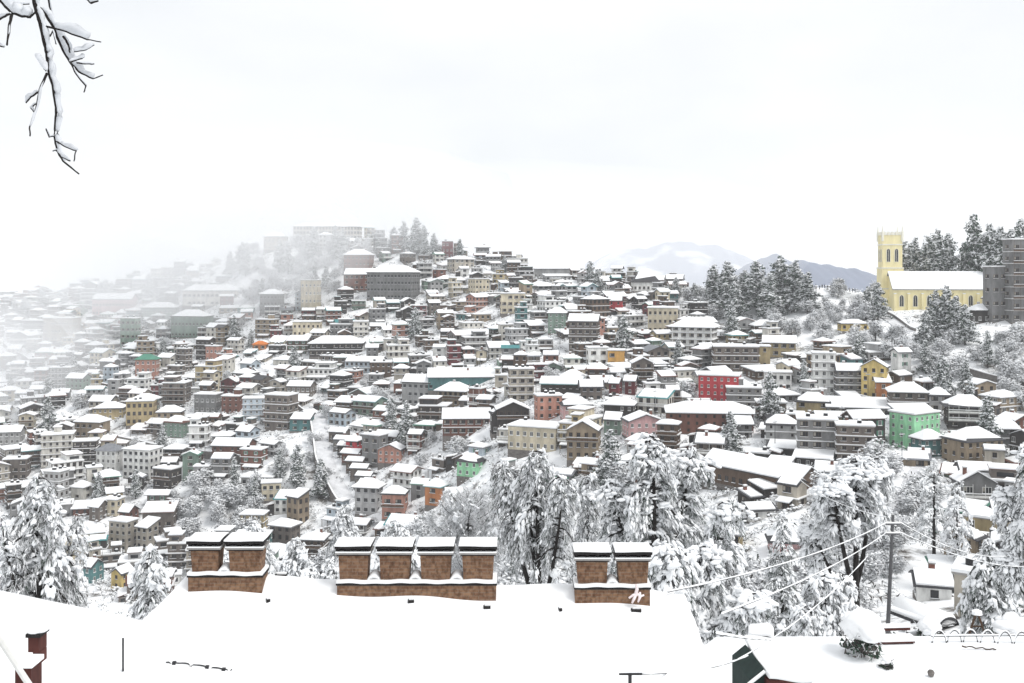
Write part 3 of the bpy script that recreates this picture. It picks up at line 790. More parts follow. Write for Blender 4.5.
def finish_spec(sp):
    x, y, z = sp['loc']
    va = sp['yaw'] - math.atan2(-x, y)
    sp['vis'] = 1 if va < -0.06 else 3 if va > 0.06 else 0
    c, s = math.cos(sp['yaw']), math.sin(sp['yaw'])
    sp['rect'] = (x, y, sp['w'] / 2 + .1, sp['d'] / 2 + .1, c, s)
    Ht = sp['n'] * sp['fh'] + sp.get('rise', 0)
    u, v0 = proj(x, y, z); _, v1 = proj(x, y, z + Ht)
    hw = (sp['w'] * abs(math.cos(va)) + sp['d'] * abs(math.sin(va))) / 2 * F / y
    sp['bb'] = (u - hw, u + hw, v1, v0)
    sp['area'] = 2 * hw * (v0 - v1)
    return sp

def rects_hit(a, b):
    ax, ay, aw, ad, ac, as_ = a; bx, by, bw, bd, bc, bs = b
    dx, dy = bx - ax, by - ay
    if dx * dx + dy * dy > (math.hypot(aw, ad) + math.hypot(bw, bd)) ** 2: return False
    for (c, s, w_, d_, c2, s2, w2, d2) in ((ac, as_, aw, ad, bc, bs, bw, bd), (bc, bs, bw, bd, ac, as_, aw, ad)):
        for (ux, uy, e) in ((c, s, w_), (-s, c, d_)):
            if abs(dx * ux + dy * uy) > e + w2 * abs(c2 * ux + s2 * uy) + d2 * abs(-s2 * ux + c2 * uy): return False
    return True

def inside(poly, x, y):
    c = False
    for (x1, y1), (x2, y2) in zip(poly, poly[1:] + poly[:1]):
        if (y1 > y) != (y2 > y) and x < (x2 - x1) * (y - y1) / (y2 - y1) + x1: c = not c
    return c
GREEN = [  # woods, gardens and open slopes without houses
    [(228, 246), (290, 246), (345, 250), (346, 285), (330, 300), (240, 302), (222, 270)],
    [(675, 286), (830, 284), (885, 300), (985, 312), (1030, 322), (1030, 420), (985, 396), (940, 378), (895, 372), (868, 352), (800, 345), (762, 335), (690, 318)],
    [(272, 436), (318, 436), (330, 505), (296, 490), (280, 470)],
    [(178, 492), (255, 482), (264, 512), (250, 545), (185, 562), (168, 520)],
    [(395, 545), (480, 510), (560, 495), (640, 485), (715, 505), (730, 640), (300, 640), (320, 565)],
    [(-40, 520), (60, 520), (100, 600), (100, 700), (-40, 700)],
    [(735, 560), (800, 530), (850, 470), (930, 470), (945, 560), (960, 640), (730, 640)],
]
ROADS = [[(300, 406), (318, 420), (322, 440), (325, 465), (333, 485), (347, 507)], [(8, 345), (30, 360), (58, 379)], [(246, 362), (262, 375), (280, 391)],
         [(120, 440), (165, 449), (205, 454), (235, 459), (268, 464)], [(905, 347), (935, 358), (962, 372), (1000, 384)], [(950, 398), (985, 412), (1020, 432)],
         [(868, 309), (885, 317), (908, 333)], [(922, 470), (905, 500), (898, 540)]]
def near_road(px, py, tol=5):
    for pl in ROADS:
        for (x1, y1), (x2, y2) in zip(pl, pl[1:]):
            tt = max(0, min(1, ((px - x1) * (x2 - x1) + (py - y1) * (y2 - y1)) / ((x2 - x1) ** 2 + (y2 - y1) ** 2)))
            if abs(px - x1 - tt * (x2 - x1)) < tol * 1.6 and abs(py - y1 - tt * (y2 - y1)) < tol: return True
    return False

OPEN = [(893, 548), (925, 545), (968, 612), (960, 632), (895, 632)]     # the open snowy lane below the pole
SPECS = [finish_spec(fit(r_, i)) for i, r_ in enumerate(T)]
FIXED = list(SPECS)
CHURCH_RECT = (unp(935, 312, 402)[0], 408, 24, 12, 1, 0)
rh = random.Random(11)
pick_near = ['greybrown'] * 6 + ['grey'] * 5 + ['lgrey'] * 4 + ['offwhite'] * 4 + ['dark'] * 5 + ['brown'] * 5 + ['beige'] * 3 + ['cream'] * 2 + ['tan'] * 2 + ['white'] * 3 + ['brick'] * 2 + ['green'] * 2 + ['salmon', 'lblue', 'ochre', 'teal', 'maroon', 'dark', 'brown', 'grey', 'greybrown', 'lgrey']
yy = 140.0
rows = []
while yy < 800:
    x = -0.6 * yy
    off = rh.uniform(0, 8)
    x += off
    while x < 0.62 * yy:
        big = rh.random()
        w = rh.uniform(4.2, 7) if big < .66 else rh.uniform(7, 10) if big < .93 else rh.uniform(10, 15)
        if x < -50: w *= 1.12
        yj = yy + rh.uniform(-3.2, 3.2) + 9 * math.sin(x / 37 + yy / 50 + 1.5 * math.sin(yy / 90))
        xc = x + w / 2
        x += w + rh.uniform(0.0, 1.1) + (rh.uniform(2, 6) if rh.random() < .08 else 0)
        z = min(Hs(xc - w * .4, yj - 2), Hs(xc + w * .4, yj - 2)) - .25
        u, v = proj(xc, yj, z)
        if not (-45 < u < 1070): continue
        if v > 600 or any(inside(p, u, v) for p in GREEN) or near_road(u, v): continue
        if inside(OPEN, u, v): continue
        # beyond the crest nothing is visible
        yr = np.interp(u, [p[0] for p in ridge], [p[2] for p in ridge])
        if yj > yr + 6: continue
        n = rh.choice((1, 1, 2, 2, 2, 2, 3, 3)) + (1 if x < -60 and rh.random() < .3 else 0)
        roof = rh.choice(('flat', 'flat', 'flat', 'gable', 'gable', 'gable', 'hip', 'hip', 'shed', 'gable_end'))
        d = min(max(w * rh.uniform(.65, 1.0), 4.6), 9)
        yaw = 0.5 * math.sin(xc / 47 + yj / 61) + rh.uniform(-.26, .26) - math.atan2(xc, yj) * .35
        sp = dict(w=w, d=d, n=n, fh=rh.uniform(2.4, 2.8), col=rh.choice(pick_near), roof=roof, yaw=yaw, seed=rh.randrange(10 ** 6), win=rh.choice((0, 1, 1, 3, 3, 2, 4, 5, 6)),
                  rise=0 if roof == 'flat' else min(3.2, rh.uniform(.3, .5) * (d if roof != 'gable_end' else w) / 2), loc=(xc, yj, z), oh=rh.choice((.4, .6, .9)),
                  ledge=rh.choice((0, 0, .35, .5, .7)) if n > 1 else 0, rm=rh.choice(('rust', 'dark', 'grey', 'grey', 'green', 'slate', 'dark', 'rust', 'teal')))
        if roof == 'shed': sp['rise'] = min(1.6, sp['rise'] * 1.2)
        if n > 1 and rh.random() < .3: sp['balc'] = tuple(range(1, n))
        if roof != 'flat' and rh.random() < .04: sp['bare'] = 1
        finish_spec(sp)
        if rects_hit(sp['rect'], CHURCH_RECT): continue
        if any(rects_hit(sp['rect'], o['rect']) for o in SPECS): continue
        ok = True
        for o in FIXED:                          # keep the measured houses in sight
            if o['loc'][1] > yj:
                a, b = sp['bb'], o['bb']
                ix = min(a[1], b[1]) - max(a[0], b[0]); iy = min(a[3], b[3]) - max(a[2], b[2])
                if ix > 0 and iy > 0 and ix * iy > .16 * (b[1] - b[0]) * (b[3] - b[2]):
                    ok = False; break
        if not ok:
            if sp['n'] > 1:
                sp['n'] = 1; sp['balc'] = (); sp['ledge'] = 0; sp['roof'] = 'shed'; sp['rise'] = .8
                finish_spec(sp); ok = True
                for o in FIXED:
                    if o['loc'][1] > yj:
                        a, b = sp['bb'], o['bb']
                        ix = min(a[1], b[1]) - max(a[0], b[0]); iy = min(a[3], b[3]) - max(a[2], b[2])
                        if ix > 0 and iy > 0 and ix * iy > .2 * (b[1] - b[0]) * (b[3] - b[2]): ok = False; break
            if not ok: continue
        SPECS.append(sp)
    yy += 6.6 if yy < 560 else 8
N_HOUSES = 296
rest = sorted([s for s in SPECS if not s.get('fixed')], key=lambda s: -s['area'])
near_h, far_h = rest[:N_HOUSES - len(FIXED)], rest[N_HOUSES - len(FIXED):]
print("houses", len(FIXED), len(near_h), len(far_h))
PLACED = []            # (object, kind words, attribute words, px, py, fixed label)
LAND = []              # landmarks that labels may refer to
NUM = {1: "one", 2: "two", 3: "three", 4: "four", 5: "five", 6: "six", 7: "seven"}
ROOFW = dict(flat="flat-roofed", gable="gable-roofed", hip="hip-roofed", shed="lean-to-roofed", gable_end="gable-fronted")
def mid(sp): b = sp['bb']; return ((b[0] + b[1]) / 2, (b[2] + b[3]) / 2)
for sp in FIXED + near_h:
    o = build_house(sp)
    tag(o, cat="house", group="houses of the snowy hillside town")
    u, v = mid(sp)
    PLACED.append([o, f"{WORD[sp['col']]} {NUM[sp['n']]}-storey {ROOFW[sp['roof']]} house", u, v, sp.get('name')])
bulk = Bulk()
for sp in far_h: add_far_house(bulk, sp)
tag(bulk.b.build("distant_houses"), "mass of small snow-roofed houses packed over the far slope", "houses", kind="stuff")

# ------------------------------------------------------------------ the yellow church
CHY = noisy("church_yellow_render", (0.84, 0.75, 0.44), 0.18, 0.4)
CHW = noisy("church_white_render", (0.78, 0.76, 0.66), 0.12, 0.6)
def arch_mesh(name, w, h, frame=CHW):
    b = MB(); n = 8
    prof = [(-w / 2, 0), (w / 2, 0)] + [(w / 2 * math.cos(a), h - w * .7 + w * .75 * math.sin(a)) for a in [math.pi * i / n for i in range(n + 1)]]
    b.add([(x, -0.03, z) for x, z in prof], [tuple(range(len(prof)))], PANE)
    out = [(x * 1.3, z * 1.02 + .0 if z else -.15) for x, z in prof]
    k = len(prof)
    for y0, y1, mat in ((-0.12, 0.02, frame),):
        v = [(x, y0, z) for x, z in prof] + [(x, y0, z) for x, z in out] + [(x, y1, z) for x, z in out]
        b.add(v, [(i, (i + 1) % k, k + (i + 1) % k, k + i) for i in range(k)] + [(k + i, k + (i + 1) % k, 2 * k + (i + 1) % k, 2 * k + i) for i in range(k)], mat)
    b.box(-.05, .05, -.05, -.031, 0, h * .97, frame)
    return b.mesh(name)
def church():
    D = 398.0; m = D / F
    cx, _, zb = unp(938, 313, D)
    root = empty("church", (cx * (D + 6) / D, D + 6, zb), R(-7))
    # nave: local x runs along the building
    L, Wd, eh, rr = 38.0, 13.0, 9.8, 6.4
    b = MB()
    b.box(-L / 2, L / 2, -Wd / 2, Wd / 2, -6, eh, CHY)
    b.add([(L / 2, -Wd / 2, eh), (L / 2, Wd / 2, eh), (L / 2, 0, eh + rr), (-L / 2, -Wd / 2, eh), (-L / 2, Wd / 2, eh), (-L / 2, 0, eh + rr)], [(0, 1, 2), (3, 5, 4)], CHY)
    b.box(-L / 2 - .1, L / 2 + .1, -Wd / 2 - .25, -Wd / 2 - .004, eh - .7, eh - .35, CHW)
    b.build("wall", root)
    for i in range(8):
        q = MB(); x = -L / 2 + .5 + i * (L - 1) / 7
        q.box(x - .45, x + .45, -Wd / 2 - .9, -Wd / 2 - .006, -6, eh - 2.2, CHY); q.box(x - .5, x + .5, -Wd / 2 - .95, -Wd / 2 - .008, eh - 2.197, eh - 1.9, SNOW)
        q.build("buttress", root)
    aw = arch_mesh("arched_window", 1.5, 4.4)
    for i in range(7):
        put("arched_window", aw, root, (-L / 2 + .5 + (i + .5) * (L - 1) / 7, -Wd / 2 - .005, 2.6))
    rf = MB(); roof_shell(rf, 'gable', L, Wd, rr * 1.08, .6, eh - rr * .09 + .02, .15, ROOFM['grey']); ro = rf.build("roof", root)
    sn = MB(); roof_shell(sn, 'gable', L, Wd, rr * 1.08, .6, eh - rr * .09 + .18, .4, SNOW, .03, .06); sn.build("roof_snow", ro)
    # tower at the near left end
    tx, ty, s = -17.3, 5.8, 7.8
    tw = MB(); top = 31.5
    tw.box(tx - s / 2 - .8, tx + s / 2 + .8, ty - s / 2 - .8, ty + s / 2 + .8, -6, 9.5, CHY)
    tw.box(tx - s / 2 - .4, tx + s / 2 + .4, ty - s / 2 - .4, ty + s / 2 + .4, 9.503, 18.0, CHY)
    tw.box(tx - s / 2, tx + s / 2, ty - s / 2, ty + s / 2, 18.003, top, CHY)
    for z, e in ((9.5, .9), (18.0, .55), (27.6, .2)):
        tw.box(tx - s / 2 - e, tx + s / 2 + e, ty - s / 2 - e, ty + s / 2 + e, z - .25, z + .3, CHW)
    tw.build("tower", root)
    tl = arch_mesh("lancet_window", 1.25, 5.2)
    ts = arch_mesh("lancet_window", .9, 2.6)
    for dx in (-1.6, 1.6):
        put("lancet_window", tl, root, (tx + dx, ty - s / 2 - .01, 20.6))
        put("lancet_window", tl, root, (tx - s / 2 - .01, ty + dx, 20.6), R(-90)); put("lancet_window", tl, root, (tx + s / 2 + .01, ty + dx, 20.6), R(90))
    put("lancet_window", ts, root, (tx, ty - s / 2 - .41, 13.0)); put("lancet_window", tl, root, (tx, ty - s / 2 - .81, 2.5))
    bt = MB()
    for sx, sy in ((0, -1), (1, 0), (0, 1), (-1, 0)):
        for k in range(-2, 3):
            x = tx + sx * (s / 2 - .15) + (k * 1.55 if sx == 0 else 0); y = ty + sy * (s / 2 - .15) + (k * 1.55 if sy == 0 else 0)
            bt.box(x - .45, x + .45, y - .45 + .1, y + .45 - .1, top + .003, top + 1.4, CHW)
    bt.box(tx - s / 2 + .4, tx + s / 2 - .4, ty - s / 2 + .4, ty + s / 2 - .4, top + .002, top + .3, SNOW)
    bt.build("battlement", root)
    for sx in (-1, 1):
        for sy in (-1, 1):
            p = MB(); p.lathe([(.55, -2.5), (.5, 1.4), (.36, 1.5), (.08, 3.8)], CHW, 6, (0, 0)); p.build("pinnacle", root, (tx + sx * s / 2, ty + sy * s / 2, top))
    # porch at the left foot and the transept with its white pinnacle at the right
    po = MB(); po.box(tx - 9, tx - s / 2 - .81, ty - 4, ty + 2, -6, 4.5, CHW); po.build("porch", root)
    pr = MB(); M = Matrix.Translation((tx - 6.8, ty - 1, 0)); tmp = MB(); roof_shell(tmp, 'gable_end', 4.4, 6, 3.2, .4, 4.51, .45, SNOW); pr.merge(tmp, M); pr.add([(tx - 9, ty - 4, 4.5), (tx - 4.6, ty - 4, 4.5), (tx - 6.8, ty - 4, 7.4)], [(0, 1, 2)], ROOFM['dark']); pr.build("porch_roof", root)
    tr = MB(); tr.box(L / 2 + .01, L / 2 + 7, -Wd / 2 - 2, Wd / 2 - 2, -6, 6.5, CHW); tr.build("transept", root)
    t2 = MB(); tmp = MB(); roof_shell(tmp, 'hip', 7, 12, 3.6, .5, 6.52, .5, SNOW); t2.merge(tmp, Matrix.Translation((L / 2 + 3.5, -2, 0))); t2.build("transept_roof", root)
    pk = MB(); pk.lathe([(.9, 0), (.9, 9.5), (1.2, 9.6), (.5, 11.5), (.1, 15.0)], CHW, 8); pk.build("pinnacle", root, (L / 2 + 1.2, -Wd / 2 - 1, 0))
    tag(root, "pale yellow church with a pinnacled square tower and long snowy roof", "church")
church()

# ------------------------------------------------------------------ distant trees and scrub
OCT = np.array([(1, 0, 0), (0, 1, 0), (-1, 0, 0), (0, -1, 0), (0, 0, 1), (0, 0, -.5)], float)
OCTF = np.array([(0, 1, 4), (1, 2, 4), (2, 3, 4), (3, 0, 4), (1, 0, 5), (2, 1, 5), (3, 2, 5), (0, 3, 5)])
def pads(r, c, size, flat=.45):
    """lumps of lying snow round the points c"""
    n = len(c); s = size * r.uniform(.6, 1.4, (n, 1)); a = r.uniform(0, 6.28, n)
    v = OCT[None] * s[:, :, None] * r.uniform(.7, 1.3, (n, 6, 3))
    ca, sa = np.cos(a)[:, None], np.sin(a)[:, None]
    x = v[..., 0] * ca - v[..., 1] * sa; y = v[..., 0] * sa + v[..., 1] * ca
    v = np.stack([x, y, v[..., 2] * flat], -1) + c[:, None]
    f = OCTF[None] + (np.arange(n) * 6)[:, None, None]
    return v.reshape(-1, 3), f.reshape(-1, 3)
def cards(r, c, size, updown=1.0, thin=.5):
    n = len(c); s = size * r.uniform(.6, 1.4, (n, 1))
    d1 = r.normal(size=(n, 3)); d1[:, 2] *= updown; d1 /= np.linalg.norm(d1, axis=1)[:, None]
    d2 = r.normal(size=(n, 3)); d2 -= d1 * (d1 * d2).sum(1)[:, None]; d2 /= np.linalg.norm(d2, axis=1)[:, None]
    v = np.stack([c - d1 * s * .5 - d2 * s * thin * .5, c - d1 * s * .5 + d2 * s * thin * .5, c + d1 * s * .6], 1)
    return v.reshape(-1, 3), np.arange(n * 3).reshape(-1, 3)
class Soup:
    def __init__(s, mats): s.v, s.f, s.m, s.n, s.mats = [], [], [], 0, mats
    def add(s, vf, mi):
        v, f = vf
        if not len(f): return
        s.v.append(v); s.f.append(f + s.n); s.n += len(v)
        s.m.append(np.full(len(f), mi, np.int32) if np.isscalar(mi) else mi)
    def mesh(s, name, smooth=False): return np_mesh(name, np.concatenate(s.v), np.concatenate(s.f), s.mats, np.concatenate(s.m), smooth)

def conifer_meshes(seed, Ht, Rm, snow, narrow=.5):
    r = np.random.default_rng(seed); so = Soup([NEEDLE_G, NEEDLE, FROST, SNOW])
    C, S = [], []
    nl = int(Ht / .95)
    for k in range(nl):
        t = k / (nl - 1); z = Ht * (.16 + .84 * t); rad = Rm * ((1 - t) ** narrow * .85 + .1) * r.uniform(.55, 1.25)
        for a in r.uniform(0, 6.28, r.integers(5, 9) if t < .85 else 3):
            L = rad * r.uniform(.55, 1.15)
            u = r.uniform(.15, 1, max(3, int(L * 6)))
            pts = np.stack([np.cos(a) * L * u, np.sin(a) * L * u, z - .32 * L * u ** 1.6 + r.normal(0, .18, len(u))], 1) + r.normal(0, .22, (len(u), 3))
            C.append(pts)
            kq = r.random(len(u)) < snow
            S.append(pts[kq] + [0, 0, .28])
    C, S = np.concatenate(C), np.concatenate(S)
    C2 = np.repeat(C, 3, 0) + r.normal(0, .25, (len(C) * 3, 3)) * [1, 1, .8]
    mi = r.choice([0, 1, 2], len(C2), p=[.42, .3, .28]).astype(np.int32)
    so.add(cards(r, C2, .75, 1.3, .5), mi)
    so.add(pads(r, S, .42), 3)
    tr = MB(); tr.lathe([(Ht * .02, -3), (Ht * .016, Ht * .3), (Ht * .008, Ht * .75), (.02, Ht * .98)], BARK, 7)
    return so.mesh("crown"), tr.mesh("trunk", True)
def frosted_meshes(seed, Ht, Rm, snow=.5, dark=.3):
    r = np.random.default_rng(seed); so = Soup([TWIG, FROST, NEEDLE, SNOW])
    nb = r.integers(9, 13); C = []
    for i in range(nb):
        a = r.uniform(0, 6.28); q = r.uniform(.2, .75) * Rm; z = Ht * r.uniform(.22, .78); br = Rm * r.uniform(.35, .62)
        d = r.normal(size=(90, 3)); d /= np.linalg.norm(d, axis=1)[:, None]
        C.append(np.array([q * np.cos(a), q * np.sin(a), z]) + d * br * r.uniform(.3, 1.05, (90, 1)) * [1, 1, .9])
    C = np.concatenate(C); C = C[C[:, 2] > .03 * Ht]
    C2 = np.repeat(C, 2, 0) + r.normal(0, .3, (len(C) * 2, 3))
    so.add(cards(r, C2, .8, 1.0, .22), r.choice([0, 1, 2], len(C2), p=[dark, .85 - dark, .15]).astype(np.int32))
    S = C[r.random(len(C)) < snow]; so.add(pads(r, S + [0, 0, .12], .36), 3)
    tr = MB(); tr.lathe([(.22, -2), (.16, Ht * .3), (.05, Ht * .8)], BARK, 6)
    for i in range(4):
        a = r.uniform(0, 6.28); tr.tube([(0, 0, Ht * .25), (np.cos(a) * Rm * .3, np.sin(a) * Rm * .3, Ht * .5), (np.cos(a) * Rm * .6, np.sin(a) * Rm * .6, Ht * .78)], [.1, .07, .03], BARK, 5)
    return so.mesh("crown"), tr.mesh("trunk", True)
CON = [conifer_meshes(50 + i, 16, r_, s_) for i, (r_, s_) in enumerate([(4.2, .95), (3.6, .9), (4.8, .85), (3.4, .95)])]
CON_DARK = [conifer_meshes(70 + i, 16, r_, s_, .55) for i, (r_, s_) in enumerate([(4.6, .12), (4.0, .2)])]
CON_W = [conifer_meshes(80 + i, 16, r_, s_) for i, (r_, s_) in enumerate([(4.2, .95), (3.4, 1.0)])]
FRO = [frosted_meshes(90 + i, 8, r_, s_, d_) for i, (r_, s_, d_) in enumerate([(3.6, .8, .15), (4.2, .9, .12), (3.0, .7, .25), (3.8, 1.0, .12)])]
TREES = []
def plant(protos, loc, Ht, base_h, name, words, group, label=None, wide=1.0, cat="tree"):
    cr, tr = protos[rh.randrange(len(protos))] if isinstance(protos, list) else protos
    k = Ht / base_h
    o = empty(name, loc, rh.uniform(0, 6.28))
    o.scale = (k * wide, k * wide, k)
    put("trunk", tr, o); put("crown", cr, o)
    tag(o, cat=cat, group=group)
    u, v = proj(loc[0], loc[1], loc[2] + Ht / 2)
    PLACED.append([o, words, u, v, label])
    return o
def tree_px(protos, px, ytop, ybase, base_h, name, words, group, label=None, wide=1.0):
    g = ray(px, ybase)
    if g is None:
        yr = float(np.interp(px, [p[0] for p in ridge], [p[2] for p in ridge])); g = Vector(((px - CX) / F * yr, yr, Hs((px - CX) / F * yr, yr)))
    z1 = (HZ - ytop) / F * g.y
    return plant(protos, g, max(2.5, z1 - g.z), base_h, name, words, group, label, wide)
for px, y0, y1 in [(694, 284, 304), (714, 266, 308), (727, 264, 312), (744, 272, 306), (757, 263, 312), (781, 258, 308), (795, 262, 310), (808, 274, 312), (735, 284, 322), (770, 276, 320)]:
    tree_px([CON[k % 4] if k % 3 else CON_W[0] for k in range(6)], px, y0, y1, 16, "conifer", "snowy grey-green conifer", "conifers on the ridge beside the church", wide=1.5)
for px, y0, y1 in [(905, 243, 300), (915, 240, 300), (928, 238, 300), (937, 233, 300), (949, 236, 298), (962, 250, 298), (990, 227, 298), (1001, 230, 298), (1012, 232, 298), (1022, 222, 298)]:
    tree_px(CON, px, y0, y1, 16, "conifer", "snow-dappled conifer", "conifers on the ridge beyond the church")
tree_px(CON_DARK, 974, 216, 298, 16, "conifer", "", "conifers on the ridge beyond the church", "tall dark bushy conifer almost free of snow, above the church roof", wide=.95)
for px, y0, y1 in [(868, 288, 318), (878, 284, 320), (935, 292, 340), (946, 288, 338), (955, 298, 342), (926, 312, 348), (965, 306, 345)]:
    tree_px(CON, px, y0, y1, 16, "conifer", "snow-dappled conifer", "conifers on the slope below the church", wide=1.15)
for px, y0, y1 in [(394, 228, 252), (404, 222, 252), (416, 219, 254), (424, 226, 256), (434, 234, 258), (378, 238, 256), (590, 262, 292), (597, 270, 294), (668, 284, 300), (676, 278, 298), (230, 252, 276), (240, 246, 274), (460, 240, 262), (504, 256, 275)]:
    tree_px(CON, px, y0, y1, 16, "conifer", "misty snow-dusted conifer", "conifers along the hilltop", wide=1.2)
for px, y0, y1 in [(296, 232, 248), (306, 234, 250), (318, 231, 249), (331, 234, 251), (344, 232, 250), (357, 234, 252), (286, 240, 254), (368, 236, 254)]:
    tree_px(FRO, px, y0, y1, 8, "frosted_tree", "frosted tree in front of the hilltop hotel", "frosted trees before the hotel", wide=.8)
for i in range(12):
    px = rh.uniform(10, 190); yb = float(np.interp(px, [0, 200], [316, 290])) + rh.uniform(-6, 8)
    tree_px(CON_W, px, yb - rh.uniform(14, 26), yb, 16, "conifer", "pale conifer lost in mist", "conifers in the mist", wide=1.3)
def scatter(poly, n, protos, h0, h1, base_h, name, words, group, gap=5.0):
    xs, ys = [p[0] for p in poly], [p[1] for p in poly]; got = []; tries = 0
    while len(got) < n and tries < n * 30:
        tries += 1
        px, py = rh.uniform(min(xs), max(xs)), rh.uniform(min(ys), max(ys))
        if not inside(poly, px, py) or near_road(px, py, 3) or inside(OPEN, px, py) or (886 < px < 975 and 280 < py < 326): continue
        g = ray(px, py)
        if g is None or g.y < 95: continue
        if any((g - q).length < gap for q in got): continue
        if any(rects_hit((g.x, g.y, 1.2, 1.2, 1, 0), s['rect']) for s in SPECS): continue
        if rects_hit((g.x, g.y, 1, 1, 1, 0), CHURCH_RECT): continue
        up_ = h1 * .8 * F / g.y
        if any(s['loc'][1] > g.y and s['bb'][0] - 6 < px < s['bb'][1] + 6 and py - up_ < s['bb'][3] - 3 and py > s['bb'][2] for s in FIXED): continue
        got.append(g)
        plant(protos, g, rh.uniform(h0, h1), base_h, name, words, group, wide=rh.uniform(.9, 1.3), cat="tree")
scatter(GREEN[0], 34, FRO + CON_W, 8, 14, 11, "frosted_tree", "white frosted tree", "frosted trees below the hilltop hotel", 6)
scatter(GREEN[1], 62, FRO, 5, 9, 8, "frosted_tree", "round snow-covered tree", "snow-covered trees below the church", 6)
scatter(GREEN[3], 22, FRO, 5, 9, 8, "frosted_tree", "round snow-covered tree", "snow-covered trees in the lower valley", 7)
scatter(GREEN[4], 30, FRO, 5, 10, 8, "frosted_tree", "hoary bare tree", "hoary trees below the town", 7)
scatter(GREEN[6], 22, FRO, 4, 9, 8, "frosted_tree", "snow-covered tree", "snow-covered trees in the near hollow", 6)
scatter(GREEN[2], 6, FRO, 4, 6, 8, "frosted_tree", "small snow-covered tree", "small trees on the terraced slope", 7)
scatter([(0, 330), (1020, 330), (1020, 470), (0, 520)], 60, FRO + CON, 5, 9, 9, "frosted_tree", "snow-flecked tree between houses", "trees between the houses", 9)
print("trees", len([p for p in PLACED if p[0]['category'] == 'tree']))

# scrub, rubble and shrubs poking through the snow
def undergrowth():
    r = np.random.default_rng(5); so = Soup([TWIG, NEEDLE, FROST, SNOW])
    N = 26000
    y = 95 + (640 - 95) * r.random(N) ** .8; x = r.uniform(-.58, .58, N) * y
    z = H(x, y); u, v = CX + F * x / y, HZ - F * z / y
    rects = np.array([s['rect'] for s in SPECS])
    keep = np.zeros(N, bool)
    for i in range(N):
        dx, dy = x[i] - rects[:, 0], y[i] - rects[:, 1]
        a = np.abs(dx * rects[:, 4] + dy * rects[:, 5]) < rects[:, 2]; b = np.abs(-dx * rects[:, 5] + dy * rects[:, 4]) < rects[:, 3]
        if (a & b).any(): continue
        if near_road(u[i], v[i], 2) or inside(OPEN, u[i], v[i]): continue
        if abs(x[i] - CHURCH_RECT[0]) < 25 and abs(y[i] - 408) < 12: continue
        g = any(inside(p, u[i], v[i]) for p in GREEN)
        keep[i] = r.random() < (.5 if g else .95)
    c = np.stack([x, y, z], 1)[keep]
    k = 7
    cc = np.repeat(c, k, 0) + r.normal(0, 1, (len(c) * k, 3)) * [.75, .75, .35] + [0, 0, .45]
    so.add(cards(r, cc, .7, 1.0, .35), r.choice([0, 1, 2], len(cc), p=[.45, .3, .25]).astype(np.int32))
    k = 2
    cc = np.repeat(c, k, 0) + r.normal(0, 1, (len(c) * k, 3)) * [.6, .6, .15] + [0, 0, .85]
    so.add(pads(r, cc, .5, .5), 3)
    tag(put("undergrowth", so.mesh("undergrowth")), "low scrub and rubble poking through the snow between the houses", "scrub", kind="stuff")
undergrowth()

# roads, lanes and their walls
def road(pl, width, name="road"):
    pts = []
    for (x1, y1), (x2, y2) in zip(pl, pl[1:]):
        for k in range(6): pts.append(ray(x1 + (x2 - x1) * k / 6, y1 + (y2 - y1) * k / 6))
    pts.append(ray(*pl[-1]))
    pts = [p for p in pts if p]
    for _ in range(2): pts = [pts[0]] + [(a + b * 2 + c) / 4 for a, b, c in zip(pts, pts[1:], pts[2:])] + [pts[-1]]
    b = MB(); ringsL = []
    for i, p in enumerate(pts):
        tdir = (pts[min(i + 1, len(pts) - 1)] - pts[max(i - 1, 0)]); tdir.z = 0; tdir.normalize()
        nn = Vector((tdir.y, -tdir.x, 0))
        zc = max(Hs(p.x, p.y), Hs(*(p + nn * width / 2).xy), Hs(*(p - nn * width / 2).xy)) + .25
        ringsL.append([(p.x - nn.x * width / 2, p.y - nn.y * width / 2, zc), (p.x + nn.x * width / 2, p.y + nn.y * width / 2, zc), (p.x + nn.x * width / 2, p.y + nn.y * width / 2, zc - 3), (p.x - nn.x * width / 2, p.y - nn.y * width / 2, zc - 3)])
    b.ring(ringsL, ROADSNOW)
    tag(b.build(name), kind="structure")
    return ringsL
ROADSNOW = noisy("trodden_snow", (0.66, 0.67, 0.69), 0.25, 0.4, 0.8, stretch=(1, 1, 1))
def parapet(ringsL, side, h, words, label, name="parapet_wall"):
    b = MB(); rs = []
    j = 1 if side > 0 else 0; o = 0 if side > 0 else 1
    for q in ringsL:
        a, c = Vector(q[j]), Vector(q[o]); n = (a - c).normalized() * .5
        rs.append([tuple(a + n * .02 + Vector((0, 0, -2.9))), tuple(a + n + Vector((0, 0, -2.9))), tuple(a + n + Vector((0, 0, h))), tuple(a + n * .02 + Vector((0, 0, h)))])
    b.ring(rs, STONE)
    s = MB(); s.ring([[tuple(Vector(p[3]) + Vector((0, 0, .004))), tuple(Vector(p[2]) + Vector((0, 0, .004))), tuple(Vector(p[2]) + Vector((0, 0, .25))), tuple(Vector(p[3]) + Vector((0, 0, .25)))] for p in rs], SNOW)
    root = b.build(name); s.build("snow_cap", root)
    tag(root, label, "wall", "retaining walls along the lanes")
RL = [("stone parapet beside the straight snowy street in the lower middle of the town", .9), ("parapet along the diagonal lane on the misty slope", .9), ("parapet of the short lane near the orange roof", .9),
      ("long dark retaining wall below the white block with square windows", .8), ("upper terrace wall on the bare slope beneath the church woods", 1.0), ("lower terrace wall beside the timber house with verandahs", 1.0),
      ("dark wall of the lane running down from the church", 1.0), ("stone wall of the lane below the mint green block", .8)]
